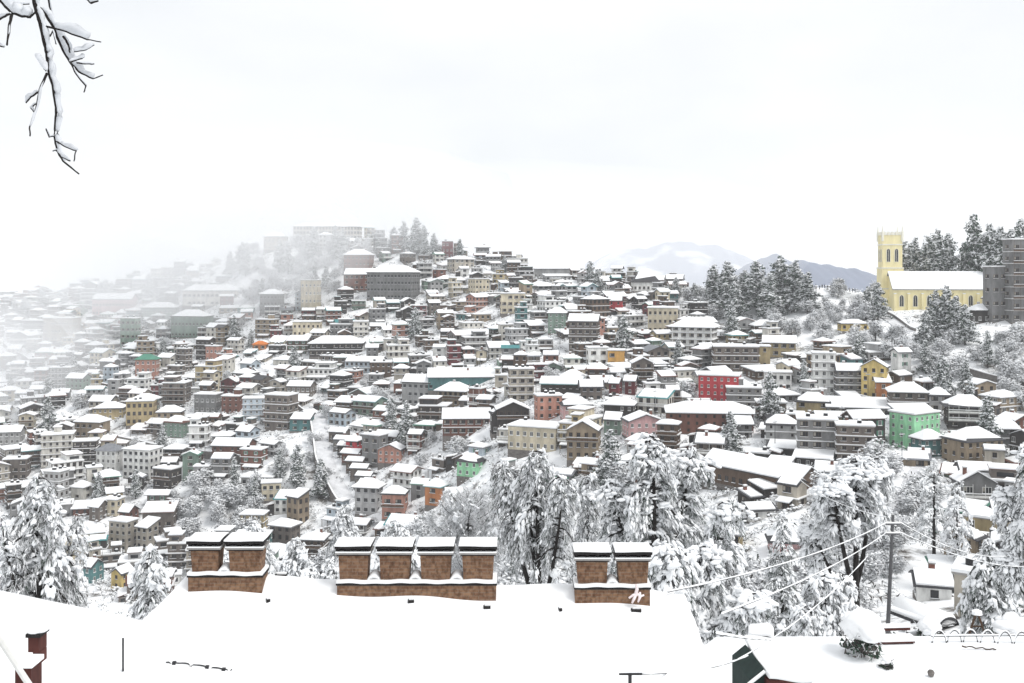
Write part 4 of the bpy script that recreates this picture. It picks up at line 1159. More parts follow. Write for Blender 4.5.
for pl, (lb, h) in zip(ROADS, RL):
    rg = road(pl, 6.0 if pl is ROADS[0] else 4.5)
    side = 1 if rg[0][1][1] < rg[0][0][1] else -1
    mid_ = rg[len(rg) // 2]
    side = 1 if mid_[1][1] + abs(mid_[1][0]) * 0 < mid_[0][1] else -1
    parapet(rg, side, h, None, lb)

# people far off on the ridge promenade
def person_mesh(seed):
    r = random.Random(seed)
    me = bpy.data.meshes.new("body"); bm = bmesh.new()
    sw = r.uniform(.06, .16)
    pts = [(0, 0, .92), (0, 0, 1.15), (0, 0, 1.4), (0, 0, 1.52), (0, .02, 1.66), (.19, 0, 1.38), (.25, .02, 1.1), (.23, -.08, .86), (-.19, 0, 1.38), (-.25, .0, 1.1), (-.22, -.05, .86), (.1, 0, .86), (.11, -sw, .48), (.11, -sw * .3, .05), (-.1, 0, .86), (-.11, sw, .48), (-.11, sw * 1.5, .05), (.11, -sw * .3 - .16, .04), (-.11, sw * 1.5 - .16, .04)]
    rad = [.17, .16, .15, .065, .115, .075, .06, .045, .075, .06, .045, .1, .075, .055, .1, .075, .055, .045, .045]
    ed = [(0, 1), (1, 2), (2, 3), (3, 4), (2, 5), (5, 6), (6, 7), (2, 8), (8, 9), (9, 10), (0, 11), (11, 12), (12, 13), (0, 14), (14, 15), (15, 16), (13, 17), (16, 18)]
    me.from_pydata(pts, ed, [])
    o = bpy.data.objects.new("body", me); COL.objects.link(o)
    o.modifiers.new("skin", 'SKIN')
    for i, v in enumerate(me.skin_vertices[0].data):
        v.radius = (rad[i], rad[i]); v.use_root = i == 0
    dg = bpy.context.evaluated_depsgraph_get(); dg.update()
    out = bpy.data.meshes.new_from_object(o.evaluated_get(dg))
    bpy.data.objects.remove(o)
    out.materials.clear(); out.materials.append(COATS[seed % len(COATS)])
    return out
COATS = [noisy("coat_" + n_, c, .2, 3) for n_, c in (("black", (.02, .02, .022)), ("navy", (.03, .035, .06)), ("brown", (.07, .045, .03)), ("grey", (.09, .09, .095)))]
PM = [person_mesh(i) for i in range(4)]
for i in range(17):
    px = 811 + i * 2.75 + rh.uniform(-.7, .7); Y = 431 + rh.uniform(-3, 3); x = (px - CX) / F * Y
    o = put("person", PM[i % 4], None, (x, Y, Hs(x, Y)), rh.uniform(0, 6.28))
    tag(o, "tiny dark-clothed person standing in the row along the snowy ridge near the church", "person", "people along the ridge")

# slim poles standing among the houses
pm = MB(); pm.lathe([(.11, -2), (.09, 5), (.06, 9)], DARKMETAL, 6); pm.box(-.7, .7, -.05, .05, 8.2, 8.32, DARKMETAL); pm.box(-.68, .68, -.06, .06, 8.323, 8.45, SNOW); PM_ = pm.mesh("town_pole")
nn_ = 0
for px, py in [(318, 398), (205, 470), (152, 440), (655, 420), (714, 402), (536, 400), (480, 372), (395, 420), (610, 392), (762, 398), (842, 440), (868, 402), (690, 352), (560, 345), (450, 340), (385, 470), (300, 470), (92, 472), (775, 455), (902, 470)]:
    g = ray(px, py)
    if g is None: continue
    o = put("town_pole", PM_, None, g, rh.uniform(-.5, .5)); tag(o, cat="utility pole", group="slim poles among the houses")
    PLACED.append([o, "thin dark utility pole", *proj(g.x, g.y, g.z + 4.5), None])

# ------------------------------------------------------------------ near deodars bowed down with snow
_bm = bmesh.new(); bmesh.ops.create_icosphere(_bm, subdivisions=2, radius=1.0)
_bm.verts.ensure_lookup_table()
ICO = np.array([v.co[:] for v in _bm.verts]); ICOF = np.array([[v.index for v in f.verts] for f in _bm.faces]); _bm.free()
def lumps(r, c, t, sx, sy, sz):
    """soft snow lumps at c lying along the directions t"""
    n = len(c)
    t = t / np.maximum(np.linalg.norm(t, axis=1)[:, None], 1e-6)
    u = np.cross(t, [0, 0, 1.0]); u /= np.maximum(np.linalg.norm(u, axis=1)[:, None], 1e-6)
    w = np.cross(u, t)
    wob = 1 + .16 * np.sin(ICO @ r.normal(0, 2.2, (3, 5))).mean(1)[None] + r.normal(0, .09, (n, len(ICO)))
    v = (ICO[None, :, 0] * wob)[..., None] * (t * sx[:, None])[:, None] + (ICO[None, :, 1] * wob)[..., None] * (u * sy[:, None])[:, None] + (ICO[None, :, 2] * wob)[..., None] * (w * sz[:, None])[:, None]
    v = v + c[:, None]
    f = ICOF[None] + (np.arange(n) * len(ICO))[:, None, None]
    return v.reshape(-1, 3), f.reshape(-1, 3)
def strands(r, p, d, ln, wd):
    """thin hanging sprigs starting at p"""
    n = len(p)
    d = d / np.linalg.norm(d, axis=1)[:, None]
    s = r.normal(size=(n, 3)); s -= d * (s * d).sum(1)[:, None]; s /= np.linalg.norm(s, axis=1)[:, None]
    e = p + d * ln[:, None] + r.normal(0, .03, (n, 3))
    v = np.stack([p - s * wd[:, None] * .5, p + s * wd[:, None] * .5, e], 1)
    return v.reshape(-1, 3), np.arange(n * 3).reshape(-1, 3)
def deodar(name, base, Ht, Rm, label, seed, t0=.12, prof=None, nb=70, droop=.75, snow=1.0, frost=.5, dens=1.0, lean=(0, 0), trunk_r=.3, dark=0.0, fine=1.0, topk=.05, gap=None, hang=1.0, sz=-1.0, heads=(), cap=0):
    """gap: heights (share of the tree) between which no bough grows towards the viewer, so the stem shows"""
    r = np.random.default_rng(seed)
    so = Soup([NEEDLE, FROST, NEEDLE_G, TWIG]); sn = Soup([SNOW])
    tb = MB()
    prof = prof or (lambda t: (1 - t) ** .75 * .95 + topk)
    ax = lambda z: np.array([lean[0] * (z / Ht) ** 2, lean[1] * (z / Ht) ** 2, z])
    tb.tube([ax(z) for z in np.linspace(-3, Ht * .985, 12)], [trunk_r * (1 - .9 * k / 11) for k in range(12)], BARK, 8)
    jobs = []; H0, R0, ax_main = Ht, Rm, ax
    for (hx, hy, hH, hR, hn, ht0) in [(0, 0, Ht, Rm, nb, t0)] + list(heads):
        zf = hH * .5
        axh = (lambda z, hx=hx, hy=hy, zf=zf, hH=hH, ax0=ax: ax0(z) + np.array([hx, hy, 0]) * min(1.0, max(0.0, (z - zf * .75) / (hH * .93 - zf * .75))) ** .7)
        if hx or hy: tb.tube([axh(z) for z in np.linspace(zf * .75, hH * .98, 7)], [trunk_r * .5 * (1 - .85 * k / 6) for k in range(7)], BARK, 6)
        jobs += [(axh, hH, hR, hn, ht0, i) for i in range(hn)]
    SP, SD, SL, SWd, SM = [], [], [], [], []
    LC, LT, LX, LY, LZ = [], [], [], [], []
    for ax, Ht, Rm, nb, t0, i in jobs:
        t = t0 + (1 - t0) * ((i + r.random()) / nb) ** .85
        az = i * 2.39996 + r.uniform(-.4, .4)
        if gap and gap[0] < t < gap[1] and math.sin(az) < -.55: continue
        z = Ht * t; L = max(.4, Rm * prof(t) * r.uniform(.6, 1.2))
        if gap and t >= gap[1] and math.sin(az) < -.35: L *= .5
        loaded = r.random() < .75 * snow
        e = np.array([math.cos(az), math.sin(az), 0]); side = np.array([-e[1], e[0], 0]); bend = r.uniform(-.25, .25)
        rise = r.uniform(.05, .3) * (1.3 if t > .8 else 1); dr = droop * r.uniform(.7, 1.3)
        def P_(s, e=e, side=side, L=L, rise=rise, dr=dr, z=z, bend=bend):
            s = np.asarray(s)[..., None]
            return ax(z) + e * (L * s * (1 - .22 * s ** 2)) + side * (bend * L * s ** 2) + np.array([0, 0, 1]) * (L * (rise * s - dr * s ** 2.1))
        ss = np.linspace(0, 1, 7); bp = P_(ss)
        tb.tube(bp, [max(.012, trunk_r * .3 * (1 - .85 * q) * min(1, L / 2.5)) for q in ss], BARK, 4)
        m = max(3, int(L / .26 * fine)); sj = np.sort(r.uniform(.1, 1, m))
        for s in sj:
            p = P_(s); tg = P_(min(1.0, s + .05)) - P_(s - .05); tg /= np.linalg.norm(tg)
            for sd in (-1, 1):
                l = (.14 + .3 * (1 - s)) * L * r.uniform(.6, 1.2) + .12
                dirn = side * sd * .85 + tg * .65 + np.array([0, 0, r.uniform(-.15, .1)])
                q = np.linspace(0, 1, 5)[:, None]
                tw = p + dirn * l * q + np.array([0, 0, -1]) * (l * .9 * q ** 1.8)
                k = max(4, int((l + .25) * 26 * dens))
                u = r.random(k); i0 = np.minimum((u * 4).astype(int), 3); fr = (u * 4 - i0)[:, None]
                pp = tw[i0] * (1 - fr) + tw[i0 + 1] * fr
                SP.append(pp); SD.append(r.normal(0, .42, (k, 3)) + [0, 0, sz] + dirn * .45)
                SL.append(r.uniform(.15, 1.0, k) ** 1.6 * .95 * hang * min(1.0, .4 + L * .2)); SWd.append(r.uniform(.022, .05, k))
                rnd = r.random(k); SM.append(np.where(rnd < frost, 1, np.where(rnd < frost + .12 + dark * .3, 2, np.where(rnd < .93, 0, 3))))
                # rime along the twig itself
                SP.append(tw[:-1]); SD.append(tw[1:] - tw[:-1]); SL.append(np.linalg.norm(tw[1:] - tw[:-1], axis=1) * 1.15); SWd.append(np.full(4, .055)); SM.append(np.full(4, 1))
                if r.random() < (.62 if loaded else .3) * snow:
                    c = tw[[1, 2, 2, 3, 3, 4]] + r.normal(0, .07, (6, 3)) + [0, 0, .03]
                    c = c[r.random(6) < .7]
                    if len(c):
                        LC.append(c); LT.append(np.tile(tw[3] - tw[1], (len(c), 1))); b_ = r.uniform(.35, 1.15, len(c)) * min(1, .4 + .2 * L)
                        LX.append(.24 * b_); LY.append(.105 * b_); LZ.append(.062 * b_)
            if loaded and r.random() < .7:
                k = 4; b_ = r.uniform(.4, 1.3, k) * min(1.2, .35 + .24 * L)
                LC.append(p + r.normal(0, .15, (k, 3)) * [1, 1, .5] + [0, 0, .06]); LT.append(np.tile(tg, (k, 1)) + r.normal(0, .4, (k, 3))); LX.append(.32 * b_); LY.append(.19 * b_); LZ.append(.10 * b_)
    if cap:                                                  # heavy snow lying over the crown tops
        for (hx, hy, hH, hR) in [(0, 0, H0, R0)] + [h[:4] for h in heads]:
            q = np.sqrt(r.random(cap)) * hR * .6; a = r.uniform(0, 6.28, cap)
            base_ = ax_main(hH * .96) + np.array([hx, hy, 0])
            LC.append(np.stack([base_[0] + q * np.cos(a), base_[1] + q * np.sin(a), base_[2] + .1 - .75 * hR * (q / hR) ** 2 + r.normal(0, .08, cap)], 1)); LT.append(r.normal(size=(cap, 3)) * [1, 1, .25])
            b_ = r.uniform(.5, 1.3, cap); LX.append(.27 * b_); LY.append(.2 * b_); LZ.append(.10 * b_)
    SP, SD, SL, SWd, SM = map(np.concatenate, (SP, SD, SL, SWd, SM))
    so.add(strands(r, SP, SD, SL, SWd), SM.astype(np.int32))
    root = empty(name, base)
    tb.build("trunk", root, smooth=True)
    cr = put("crown", so.mesh("crown"), root)
    if LC:
        LC, LT, LX, LY, LZ = map(np.concatenate, (LC, LT, LX, LY, LZ))
        sn.add(lumps(r, LC, LT, LX, LY, LZ), 0)
        put("snow_clumps", sn.mesh("snow_clumps", True), cr)
    tag(root, label, "tree")
    return root
def near_tree(px, ytop, D, Rpx, label, seed, base_z=None, name="deodar_tree", **k):
    x, y, zt = unp(px, ytop, D)
    bz = Hs(x, y) if base_z is None else base_z
    if 'crown_h' in k: k['t0'] = max(.1, 1 - k.pop('crown_h') / (zt - bz))
    hs = []
    for j, (hx, hy_, hr, hn) in enumerate(k.pop('heads_px', ())):
        X2, _, Z2 = unp(hx, hy_, D)
        hs.append((X2 - x, (.9, -.8, .3, -.3)[j % 4] * hr * D / F, Z2 - bz, hr * 1.22 * D / F, hn, k.get('ht0', .6)))
    k.pop('ht0', None)
    return deodar(name, (x, y, bz), zt - bz, Rpx * 1.22 * D / F, label, seed, heads=hs, **k)
rnd = lambda t: .60 + .40 * (1 - t) ** .8
dome = lambda t: .95 * max(.1, 1 - t ** 4) ** .6 + .05
wide = lambda t: (1 - t ** 5) ** .8 * .8 + .2
umb = lambda t: (.45 + .6 * t ** 2) * (1 - .55 * max(0, (t - .9) / .1))
near_tree(38, 474, 62, 56, "tall snow-bowed deodar with a dark split trunk at the left edge", 21, nb=105, prof=lambda t: (1 - t) ** .6 * .98 + .16, droop=.9, frost=.62, trunk_r=.36, snow=.7, gap=(.1, .72), hang=1.2, heads_px=[(66, 520, 30, 34), (14, 508, 30, 34)], ht0=.4)
near_tree(152, 547, 50, 26, "narrow snow-hung deodar beside the corner of the large foreground roof", 22, nb=50, prof=rnd, droop=1.0, frost=.5, heads_px=[(140, 580, 20, 26)], ht0=.4)
near_tree(540, 450, 60, 30, "drooping deodar with a bare black lower trunk behind the chimneys", 23, nb=56, prof=rnd, droop=1.2, frost=.55, t0=.6, trunk_r=.34, lean=(-.3, 0), gap=(.3, .86), snow=.8, hang=1.4, heads_px=[(507, 463, 24, 40), (566, 470, 26, 40), (532, 474, 26, 30)], ht0=.62)
near_tree(588, 474, 67, 20, "lesser weeping deodar close against the black-trunked one", 24, nb=40, prof=rnd, droop=1.2, frost=.55, t0=.5, snow=.8, hang=1.4)
near_tree(654, 437, 62, 46, "largest deodar with heavy white drooping boughs above the right chimneys", 25, nb=70, prof=lambda t: .45 + .55 * (1 - t) ** .8, droop=.9, frost=.38, snow=1.3, dark=.6, trunk_r=.42, t0=.4, gap=(.2, .85), hang=1.2, heads_px=[(698, 452, 40, 50), (724, 492, 32, 40), (614, 482, 32, 40)], ht0=.5, cap=40)
near_tree(668, 545, 44, 38, "low snow-domed deodar spreading right from the foreground roof", 26, nb=50, prof=rnd, droop=.85, frost=.4, snow=1.35, dark=.7, t0=.45, heads_px=[(712, 553, 36, 40), (744, 585, 30, 36)], ht0=.45, cap=40)
near_tree(856, 459, 68, 32, "flat-topped deodar under a broad white cap on a straight black trunk", 27, nb=54, prof=lambda t: .8 + .2 * (1 - t), droop=.75, frost=.5, snow=1.6, t0=.66, trunk_r=.42, gap=(.2, .93), hang=1.1, heads_px=[(882, 463, 24, 30), (826, 474, 26, 36), (816, 525, 20, 26)], ht0=.7, cap=130)
near_tree(822, 574, 52, 28, "snow-smothered deodar with hanging boughs below the flat-topped one", 28, nb=44, prof=rnd, droop=.95, frost=.55, snow=1.1, t0=.4, heads_px=[(850, 580, 26, 36), (800, 600, 22, 30)], ht0=.45)
near_tree(1034, 442, 60, 26, "deodar cut off by the right edge with a high white crown", 29, nb=54, prof=rnd, droop=.95, frost=.42, snow=1.4, dark=.5, t0=.45, heads_px=[(1017, 490, 20, 36), (1050, 470, 26, 36), (1010, 552, 18, 26)], ht0=.55, cap=40)
near_tree(990, 538, 78, 26, "small deodar with dark green undersides beside the long beige house", 30, nb=60, prof=wide, droop=.9, frost=.2, snow=1.2, dark=1.0)
near_tree(934, 458, 150, 20, "slim open deodar with a visible dark stem beside the lane", 31, nb=42, prof=lambda t: (1 - t) ** .4 + .1, droop=.5, frost=.35, snow=1.1, dark=.5, dens=.5, trunk_r=.4, t0=.3, gap=(.2, .8))
near_tree(957, 480, 140, 15, "frosty tree between the slim deodar and the blue-porched house", 32, nb=40, prof=wide, droop=.8, frost=.6, dens=.5)
near_tree(782, 515, 80, 24, "slender dark grey-green conifer standing in the near hollow", 33, nb=70, prof=lambda t: (1 - t) ** .6 + .08, droop=.5, frost=.3, snow=.7, dark=.9)
bush = dict(droop=.9, frost=.6, prof=dome, trunk_r=.2)
for px, yt, D, Rp, lb, sd in [(255, 522, 100, 40, "rounded white treetop behind the left pair of chimneys", 41), (298, 540, 85, 34, "low frosted treetop between the left and middle chimneys", 42), (345, 503, 110, 26, "arching frosted treetop above the middle chimneys", 43),
                              (395, 520, 95, 40, "wide snow-topped crown above the middle chimneys", 44), (228, 552, 70, 26, "small frosted treetop peeping over the roof ridge", 45), (720, 520, 90, 34, "frosted grey crown at the foot of the largest deodar", 46)]:
    near_tree(px, yt, D, Rp, lb, sd, name="frosted_tree", nb=55, snow=1.1, crown_h=Rp * D / F * 1.9, **bush)
near_tree(468, 498, 105, 42, "bare hoary tree with fine pale twigs left of the black-trunked deodar", 47, name="hoary_tree", nb=60, prof=dome, droop=-.35, frost=.8, snow=.3, dens=.8, sz=.5, crown_h=8)
near_tree(330, 560, 70, 36, "frosty tangled treetop just over the ridge left of the middle chimneys", 48, name="frosted_tree", nb=50, snow=1.0, crown_h=5, **bush)

# ------------------------------------------------------------------ the house with the wide snowy roof in front
BRICK, bn, bl_, bb = new_mat("weathered_brick", 0.9)
tc = bn.new("ShaderNodeTexCoord"); br = bn.new("ShaderNodeTexBrick"); bx_ = bn.new("ShaderNodeMapping"); sxyz = bn.new("ShaderNodeSeparateXYZ"); cxyz = bn.new("ShaderNodeCombineXYZ")
br.inputs["Scale"].default_value = 1.0; br.inputs["Brick Width"].default_value = .2; br.inputs["Row Height"].default_value = .065; br.inputs["Mortar Size"].default_value = .006
br.inputs["Color1"].default_value = (.235, .14, .085, 1); br.inputs["Color2"].default_value = (.16, .088, .055, 1); br.inputs["Mortar"].default_value = (.2, .15, .115, 1)
bno = bn.new("ShaderNodeTexNoise"); bno.inputs["Scale"].default_value = 13.0; bno.inputs["Detail"].default_value = 6.0
brp = bn.new("ShaderNodeValToRGB"); brp.color_ramp.elements[0].position, brp.color_ramp.elements[0].color = .33, (.5, .45, .42, 1); brp.color_ramp.elements[1].position, brp.color_ramp.elements[1].color = .60, (1.05, 1.03, 1.0, 1)
bmx = bn.new("ShaderNodeMix"); bmx.data_type = 'RGBA'; bmx.blend_type = 'MULTIPLY'; bmx.inputs[0].default_value = 1.0
badd = bn.new("ShaderNodeMath"); badd.operation = 'ADD'
bl_.new(tc.outputs["Object"], sxyz.inputs[0]); bl_.new(sxyz.outputs["X"], badd.inputs[0]); bl_.new(sxyz.outputs["Y"], badd.inputs[1])
bl_.new(badd.outputs[0], cxyz.inputs["X"]); bl_.new(sxyz.outputs["Z"], cxyz.inputs["Y"]); bl_.new(cxyz.outputs[0], br.inputs["Vector"])
bx_.inputs["Scale"].default_value = (1.0, 1.0, .8); bl_.new(tc.outputs["Object"], bx_.inputs["Vector"]); bl_.new(bx_.outputs["Vector"], bno.inputs["Vector"]); bl_.new(bno.outputs["Fac"], brp.inputs["Fac"]); bl_.new(br.outputs["Color"], bmx.inputs[6]); bl_.new(brp.outputs["Color"], bmx.inputs[7])
bl_.new(bmx.outputs[2], bb.inputs["Base Color"])
bbp = bn.new("ShaderNodeBump"); bbp.inputs["Strength"].default_value = .4; bl_.new(br.outputs["Fac"], bbp.inputs["Height"]); bbp.invert = True; bl_.new(bbp.outputs["Normal"], bb.inputs["Normal"])
SOOT = noisy("sooty_slate", (.022, .02, .02), .4, 4)
OXIDE = noisy("red_oxide_paint", (.085, .028, .023), .5, 5)

def snow_field(x0, x1, y0, y1, nx, ny, fz, thick, mat=SNOW_NEAR):
    xs, ys = np.linspace(x0, x1, nx), np.linspace(y0, y1, ny)
    X, Y = np.meshgrid(xs, ys); Z = fz(X, Y)
    top = np.stack([X, Y, Z], -1).reshape(-1, 3); bot = top - [0, 0, thick]
    i = (np.arange(ny - 1)[:, None] * nx + np.arange(nx - 1)[None]).ravel()
    q = np.stack([i, i + 1, i + nx + 1, i + nx], 1); N = nx * ny
    rim = np.r_[np.arange(nx), np.arange(1, ny) * nx + nx - 1, (ny - 1) * nx + np.arange(nx - 2, -1, -1), np.arange(ny - 2, 0, -1) * nx]
    rn = np.roll(rim, -1)
    return np_mesh("roof_snow", np.r_[top, bot], np.r_[q, q[:, ::-1] + N, np.stack([rim, rim + N, rn + N, rn], 1)], [mat], smooth=True)
rid = lambda X: -5.87 - .031 * (X + 6.3)
RX0, RX1, RY0, RYR, RY1 = -8.9, 4.2, 14.6, 19.75, 24.6
def roof_z(X, Y):
    s = np.minimum(np.minimum((Y - RY0), (RY1 - Y)) / (RYR - RY0) * 3.0, np.minimum((X - RX0) * 1.15, (RX1 - X) * 3.6))
    s = np.where(s > 2.82, 2.82 + (s - 2.82) * .4, s)
    base = rid(np.clip(X, -6.3, 3.2)) - 3.0
    return base + np.minimum(s, 2.95)
def roof_snow_z(X, Y):
    n = .05 * np.sin(X * 1.1 + .6 * np.sin(Y * 1.7)) * np.sin(Y * 1.3 + .5 * np.sin(X * .9)) + .025 * np.sin(X * 3.3 + Y * 1.2) * np.sin(Y * 2.9)
    drift = -.10 * sstep(2.6, 3.4, X) + .09 * np.sin(Y * 2.3 + 1.2 * np.sin(Y * 1.1)) * (1 - sstep(.0, 1.6, np.minimum(X - RX0, RX1 - X)))
    return roof_z(X, Y) + n + drift
house = empty("snowy_roofed_house", (0, 0, 0))
tag(house, "large foreground house showing only its wide snow-buried roof and brick chimneys", "house")
wl_ = MB(); wl_.box(RX0 + .5, RX1 - .5, RY0 + .5, RY1 - .5, -15.5, -9.0, WM["offwhite"]); wl_.build("wall", house)
rfm = MB()
rz = lambda x, y: float(roof_z(np.array(x), np.array(y))) - .32
c_ = [(RX0, RY0), (RX1, RY0), (RX1, RY1), (RX0, RY1), (-6.3, RYR), (3.45, RYR)]
rfm.add([(x, y, rz(x, y) - (.0 if k < 4 else .05)) for k, (x, y) in enumerate(c_)], [(0, 1, 5, 4), (1, 2, 5), (2, 3, 4, 5), (3, 0, 4), (0, 3, 2, 1)], ROOFM["rust"])
roof_o = rfm.build("roof", house)
put("roof_snow", snow_field(RX0, RX1, RY0, RY1, 150, 110, roof_snow_z, .28), roof_o)

def chimney_bank(x0, x1, yf, pot_spans, zb, zpl, zsh, zsl):
    """zb foot, zpl top of plinth, zsh top of shafts, zsl top of snow"""
    cx_ = (x0 + x1) / 2
    root = empty("chimney_stack", (cx_, yf, zb), 0, house)
    X0, X1 = x0 - cx_, x1 - cx_
    pl = MB(); dp = .46; hp = zpl - zb
    pl.box(X0, X1, 0, dp, -.7, hp, BRICK); pl.box(X0 - .02, X1 + .02, -.02, dp + .02, hp - .045, hp - .003, SOOT)
    pl.build("plinth", root)
    sw = snow_field(X0 - .015, X1 + .015, -.035, dp + .03, 40, 10, lambda X, Y: hp + .055 + .012 * np.sin(X * 9 + 1) * np.sin(X * 4.1), .055); put("plinth_snow", sw, root).data.name = "plinth_snow"
    for a, b in pot_spans:
        a -= cx_; b -= cx_; w = b - a; hs = zsh - zb; sl = zsl - zb
        s = MB()
        s.ring([[(a + .03, .05, hp + .002), (b - .03, .05, hp + .002), (b - .03, dp - .05, hp + .002), (a + .03, dp - .05, hp + .002)], [(a, .03, hs), (b, .03, hs), (b, dp - .03, hs), (a, dp - .03, hs)]], BRICK)
        s.box(a - .03, b + .03, 0, dp, hs + .002, hs + .03, SOOT)
        s.box(a - .055, b + .055, -.03, dp + .03, hs + .032, hs + .065, CONCRETE)
        ho = (sl - hs - .065) * .42
        zc = hs + .068
        for k in range(4):                               # piers that leave the dark smoke openings
            x = a - .01 + (w + .02) * k / 3
            s.box(x - .035, x + .035, .01, .1, zc, zc + ho, SOOT)
        s.box(a + .02, b - .02, .13, dp - .13, zc, zc + ho - .002, SOOT)
        s.box(a - .06, b + .06, -.05, dp + .05, zc + ho + .002, zc + ho + .05, SOOT)
        sh = s.build("chimney_shaft", root)
        z0 = zc + ho + .052; th = sl - z0
        g = lambda X, Y, a=a, b=b, z0=z0, th=th: z0 + th * (1 - .42 * np.maximum(np.abs((X - (a + b) / 2) / (w / 2 + .09)) ** 8, np.abs((Y - dp / 2) / (dp / 2 + .08)) ** 8)) + .012 * np.sin(X * 7 + a * 5) * np.sin(Y * 6)
        lid = snow_field(a - .065, b + .06, -.07, dp + .07, 22, 14, g, th * .5)
        lid.name = "snow_cap"; put("snow_cap", lid, root)
        ledge_ = MB(); ledge_.box(a - .05, b + .05, -.028, .06, hs + .0655, hs + .09, SNOW_NEAR); ledge_.build("ledge_snow", root)
    for (a, b), (c2, d2) in zip(pot_spans, pot_spans[1:]):      # snow wedged between two shafts
        xa, xb = b - cx_ - .025, c2 - cx_ + .025; xm = (xa + xb) / 2; hq = (zsh - zpl) * .42
        wd = snow_field(xa, xb, .06, dp - .04, 9, 8, lambda X, Y: hp + .06 + hq * .6 * np.maximum(0, 1 - (np.abs(X - xm) / (xb - xa) * 2) ** 2.2) * np.maximum(.12, 1 - ((Y - dp / 2) / (dp / 2)) ** 2), .05); wd.name = "wedge_snow"; put("wedge_snow", wd, root)
    return root
yc = 19.2
X_ = lambda px: (px - CX) / F * yc
Z_ = lambda py: (HZ - py) / F * yc
chimney_bank(X_(188), X_(262), yc, [(X_(190), X_(218)), (X_(228), X_(261))], Z_(590), Z_(575), Z_(551), Z_(538.5))
chimney_bank(X_(337), X_(496), yc, [(X_(338), X_(368)), (X_(379), X_(410)), (X_(420), X_(451)), (X_(462), X_(494))], Z_(596), Z_(583), Z_(556), Z_(543.5))
chimney_bank(X_(575), X_(650), yc, [(X_(577), X_(608)), (X_(618), X_(649))], Z_(600), Z_(587), Z_(562), Z_(549))

for px, py, w_, ang in [(281, 570.5, 15, 0), (268, 587, 5, .4), (411, 602, 8, .1), (487, 604, 9, .05), (636, 606.5, 13, .03), (560, 588, 4, .3)]:
    D = yc + (.5 if px == 281 else -.12); x = (px - CX) / F * D
    q = MB(); hw = w_ / 2.6 / F * D
    q.box(-hw, hw, -.05, .05, -.05, .012, SOOT); q.box(-hw * .7, hw * .9, -.02, .055, .0122, .04, SNOW_NEAR)
    q.build("exposed_slate", roof_o, (x, D, float(roof_snow_z(np.array(x), np.array(D))) + .012), ang)
# pinkish rag tied on the right-hand chimneys
PINK = noisy("faded_pink_cloth", (.82, .72, .72), .2, 6)
rg = MB(); rr_ = random.Random(4)
for strip in ([(629, 598), (633, 595), (637, 594), (641, 596), (644, 595)], [(636, 584), (637, 589), (636, 594), (634, 599), (632, 603)], [(640, 592), (640, 597), (638, 602)]):
    top_, bot_ = [], []
    for k, (a, b) in enumerate(strip):
        x, y, z = unp(a, b, 19.1 - .02 * (k % 2)); w_ = .024 * (1.2 - .5 * abs(k / (len(strip) - 1) - .5) * 2) + rr_.uniform(0, .012)
        top_.append((x, y, z)); bot_.append(w_)
    rg.tube(top_, bot_, PINK, 5)
tag(rg.build("rag"), "crumpled pinkish rag caught on the plinth of the right chimney pair", "rag")

# snow guard wire showing through the roof snow, stick, antenna stub
gw = MB(); pts = []
for k in range(25):
    px = 166 + 66 * k / 24; D = 16.9
    x = (px - CX) / F * 17.72; y = 17.72
    pts.append((x, y, float(roof_snow_z(np.array(x), np.array(y))) + .015 + .006 * math.sin(k * 1.1) - (.04 if k % 7 == 2 else 0)))
gw.tube(pts, .012, DARKMETAL, 5)
for k in (3, 9, 15, 21):
    p = pts[k]; gw.box(p[0] - .03, p[0] + .03, p[1] - .03, p[1] + .03, p[2] - .12, p[2] + .02, DARKMETAL)
tag(gw.build("snow_guard"), "thin dark wire snow guard half buried in the large foreground roof", "snow guard")
for lb, px, yt, yb, D, rad in [("short dark stick standing in the snow at the left corner of the large roof", 123, 638, 657, 17.6, .018)]:
    st = MB(); st.tube([unp(px, yb + 14, D), unp(px, yt, D)], rad, DARKMETAL, 6); tag(st.build("pipe_stub"), lb, "pipe")
an = MB()
an.tube([unp(630, 700, 16.3), unp(630, 674, 16.3)], .03, DARKMETAL, 6); a0, a1 = unp(619, 674, 16.3), unp(642, 674, 16.3)
an.tube([a0, a1], .02, DARKMETAL, 6)
ar = an.build("wire_post"); sn_ = MB(); sn_.tube([(a0[0], a0[1], a0[2] + .045), ((a0[0] + a1[0]) / 2, a0[1], a0[2] + .065), (a1[0] + .08, a1[1], a1[2] + .04)], [.03, .045, .02], SNOW_NEAR, 7); sn_.build("snow_cap", ar)
tag(ar, "low T-shaped wire post capped with snow at the lower edge of the large roof", "post")

# lower wing at the left with its red flue
wing = empty("snowy_annexe", (0, 0, 0)); tag(wing, "lower snow-covered annexe roof in the bottom left corner", "house")
def wing_z(X, Y):
    s = np.interp(X, [-13.5, -11.4, -10.2, -9.4, -8.6, -7.9, -7.2, -6.6], [-6.75, -7.18, -7.42, -7.62, -7.6, -7.95, -8.4, -9.2])
    return s - .5 * np.abs(Y - 20.5) * .55 + .04 * np.sin(X * 2.3) * np.sin(Y * 1.6)
put("roof_snow", snow_field(-13.5, -6.6, 12.5, 25.5, 70, 70, wing_z, .35), wing)
ww_ = MB(); ww_.box(-13.3, -7.9, 13, 25, -15.5, -10.2, WM["offwhite"]); ww_.build("wall", wing)
fl = MB(); D = 16.6
x0, y_, z0 = unp(28, 635, D); x1, _, z1 = unp(39, 662, D)
fl.box(x0, x1, y_, y_ + .28, z1 + .16, z0 - .04, OXIDE); fl.box(x0 + .07, x1 + .01, y_ + .02, y_ + .26, z1 - .04, z1 + .158, OXIDE)
fl.box(x0 - .03, x1 + .03, y_ - .03, y_ + .31, z0 - .038, z0 + .02, SOOT)
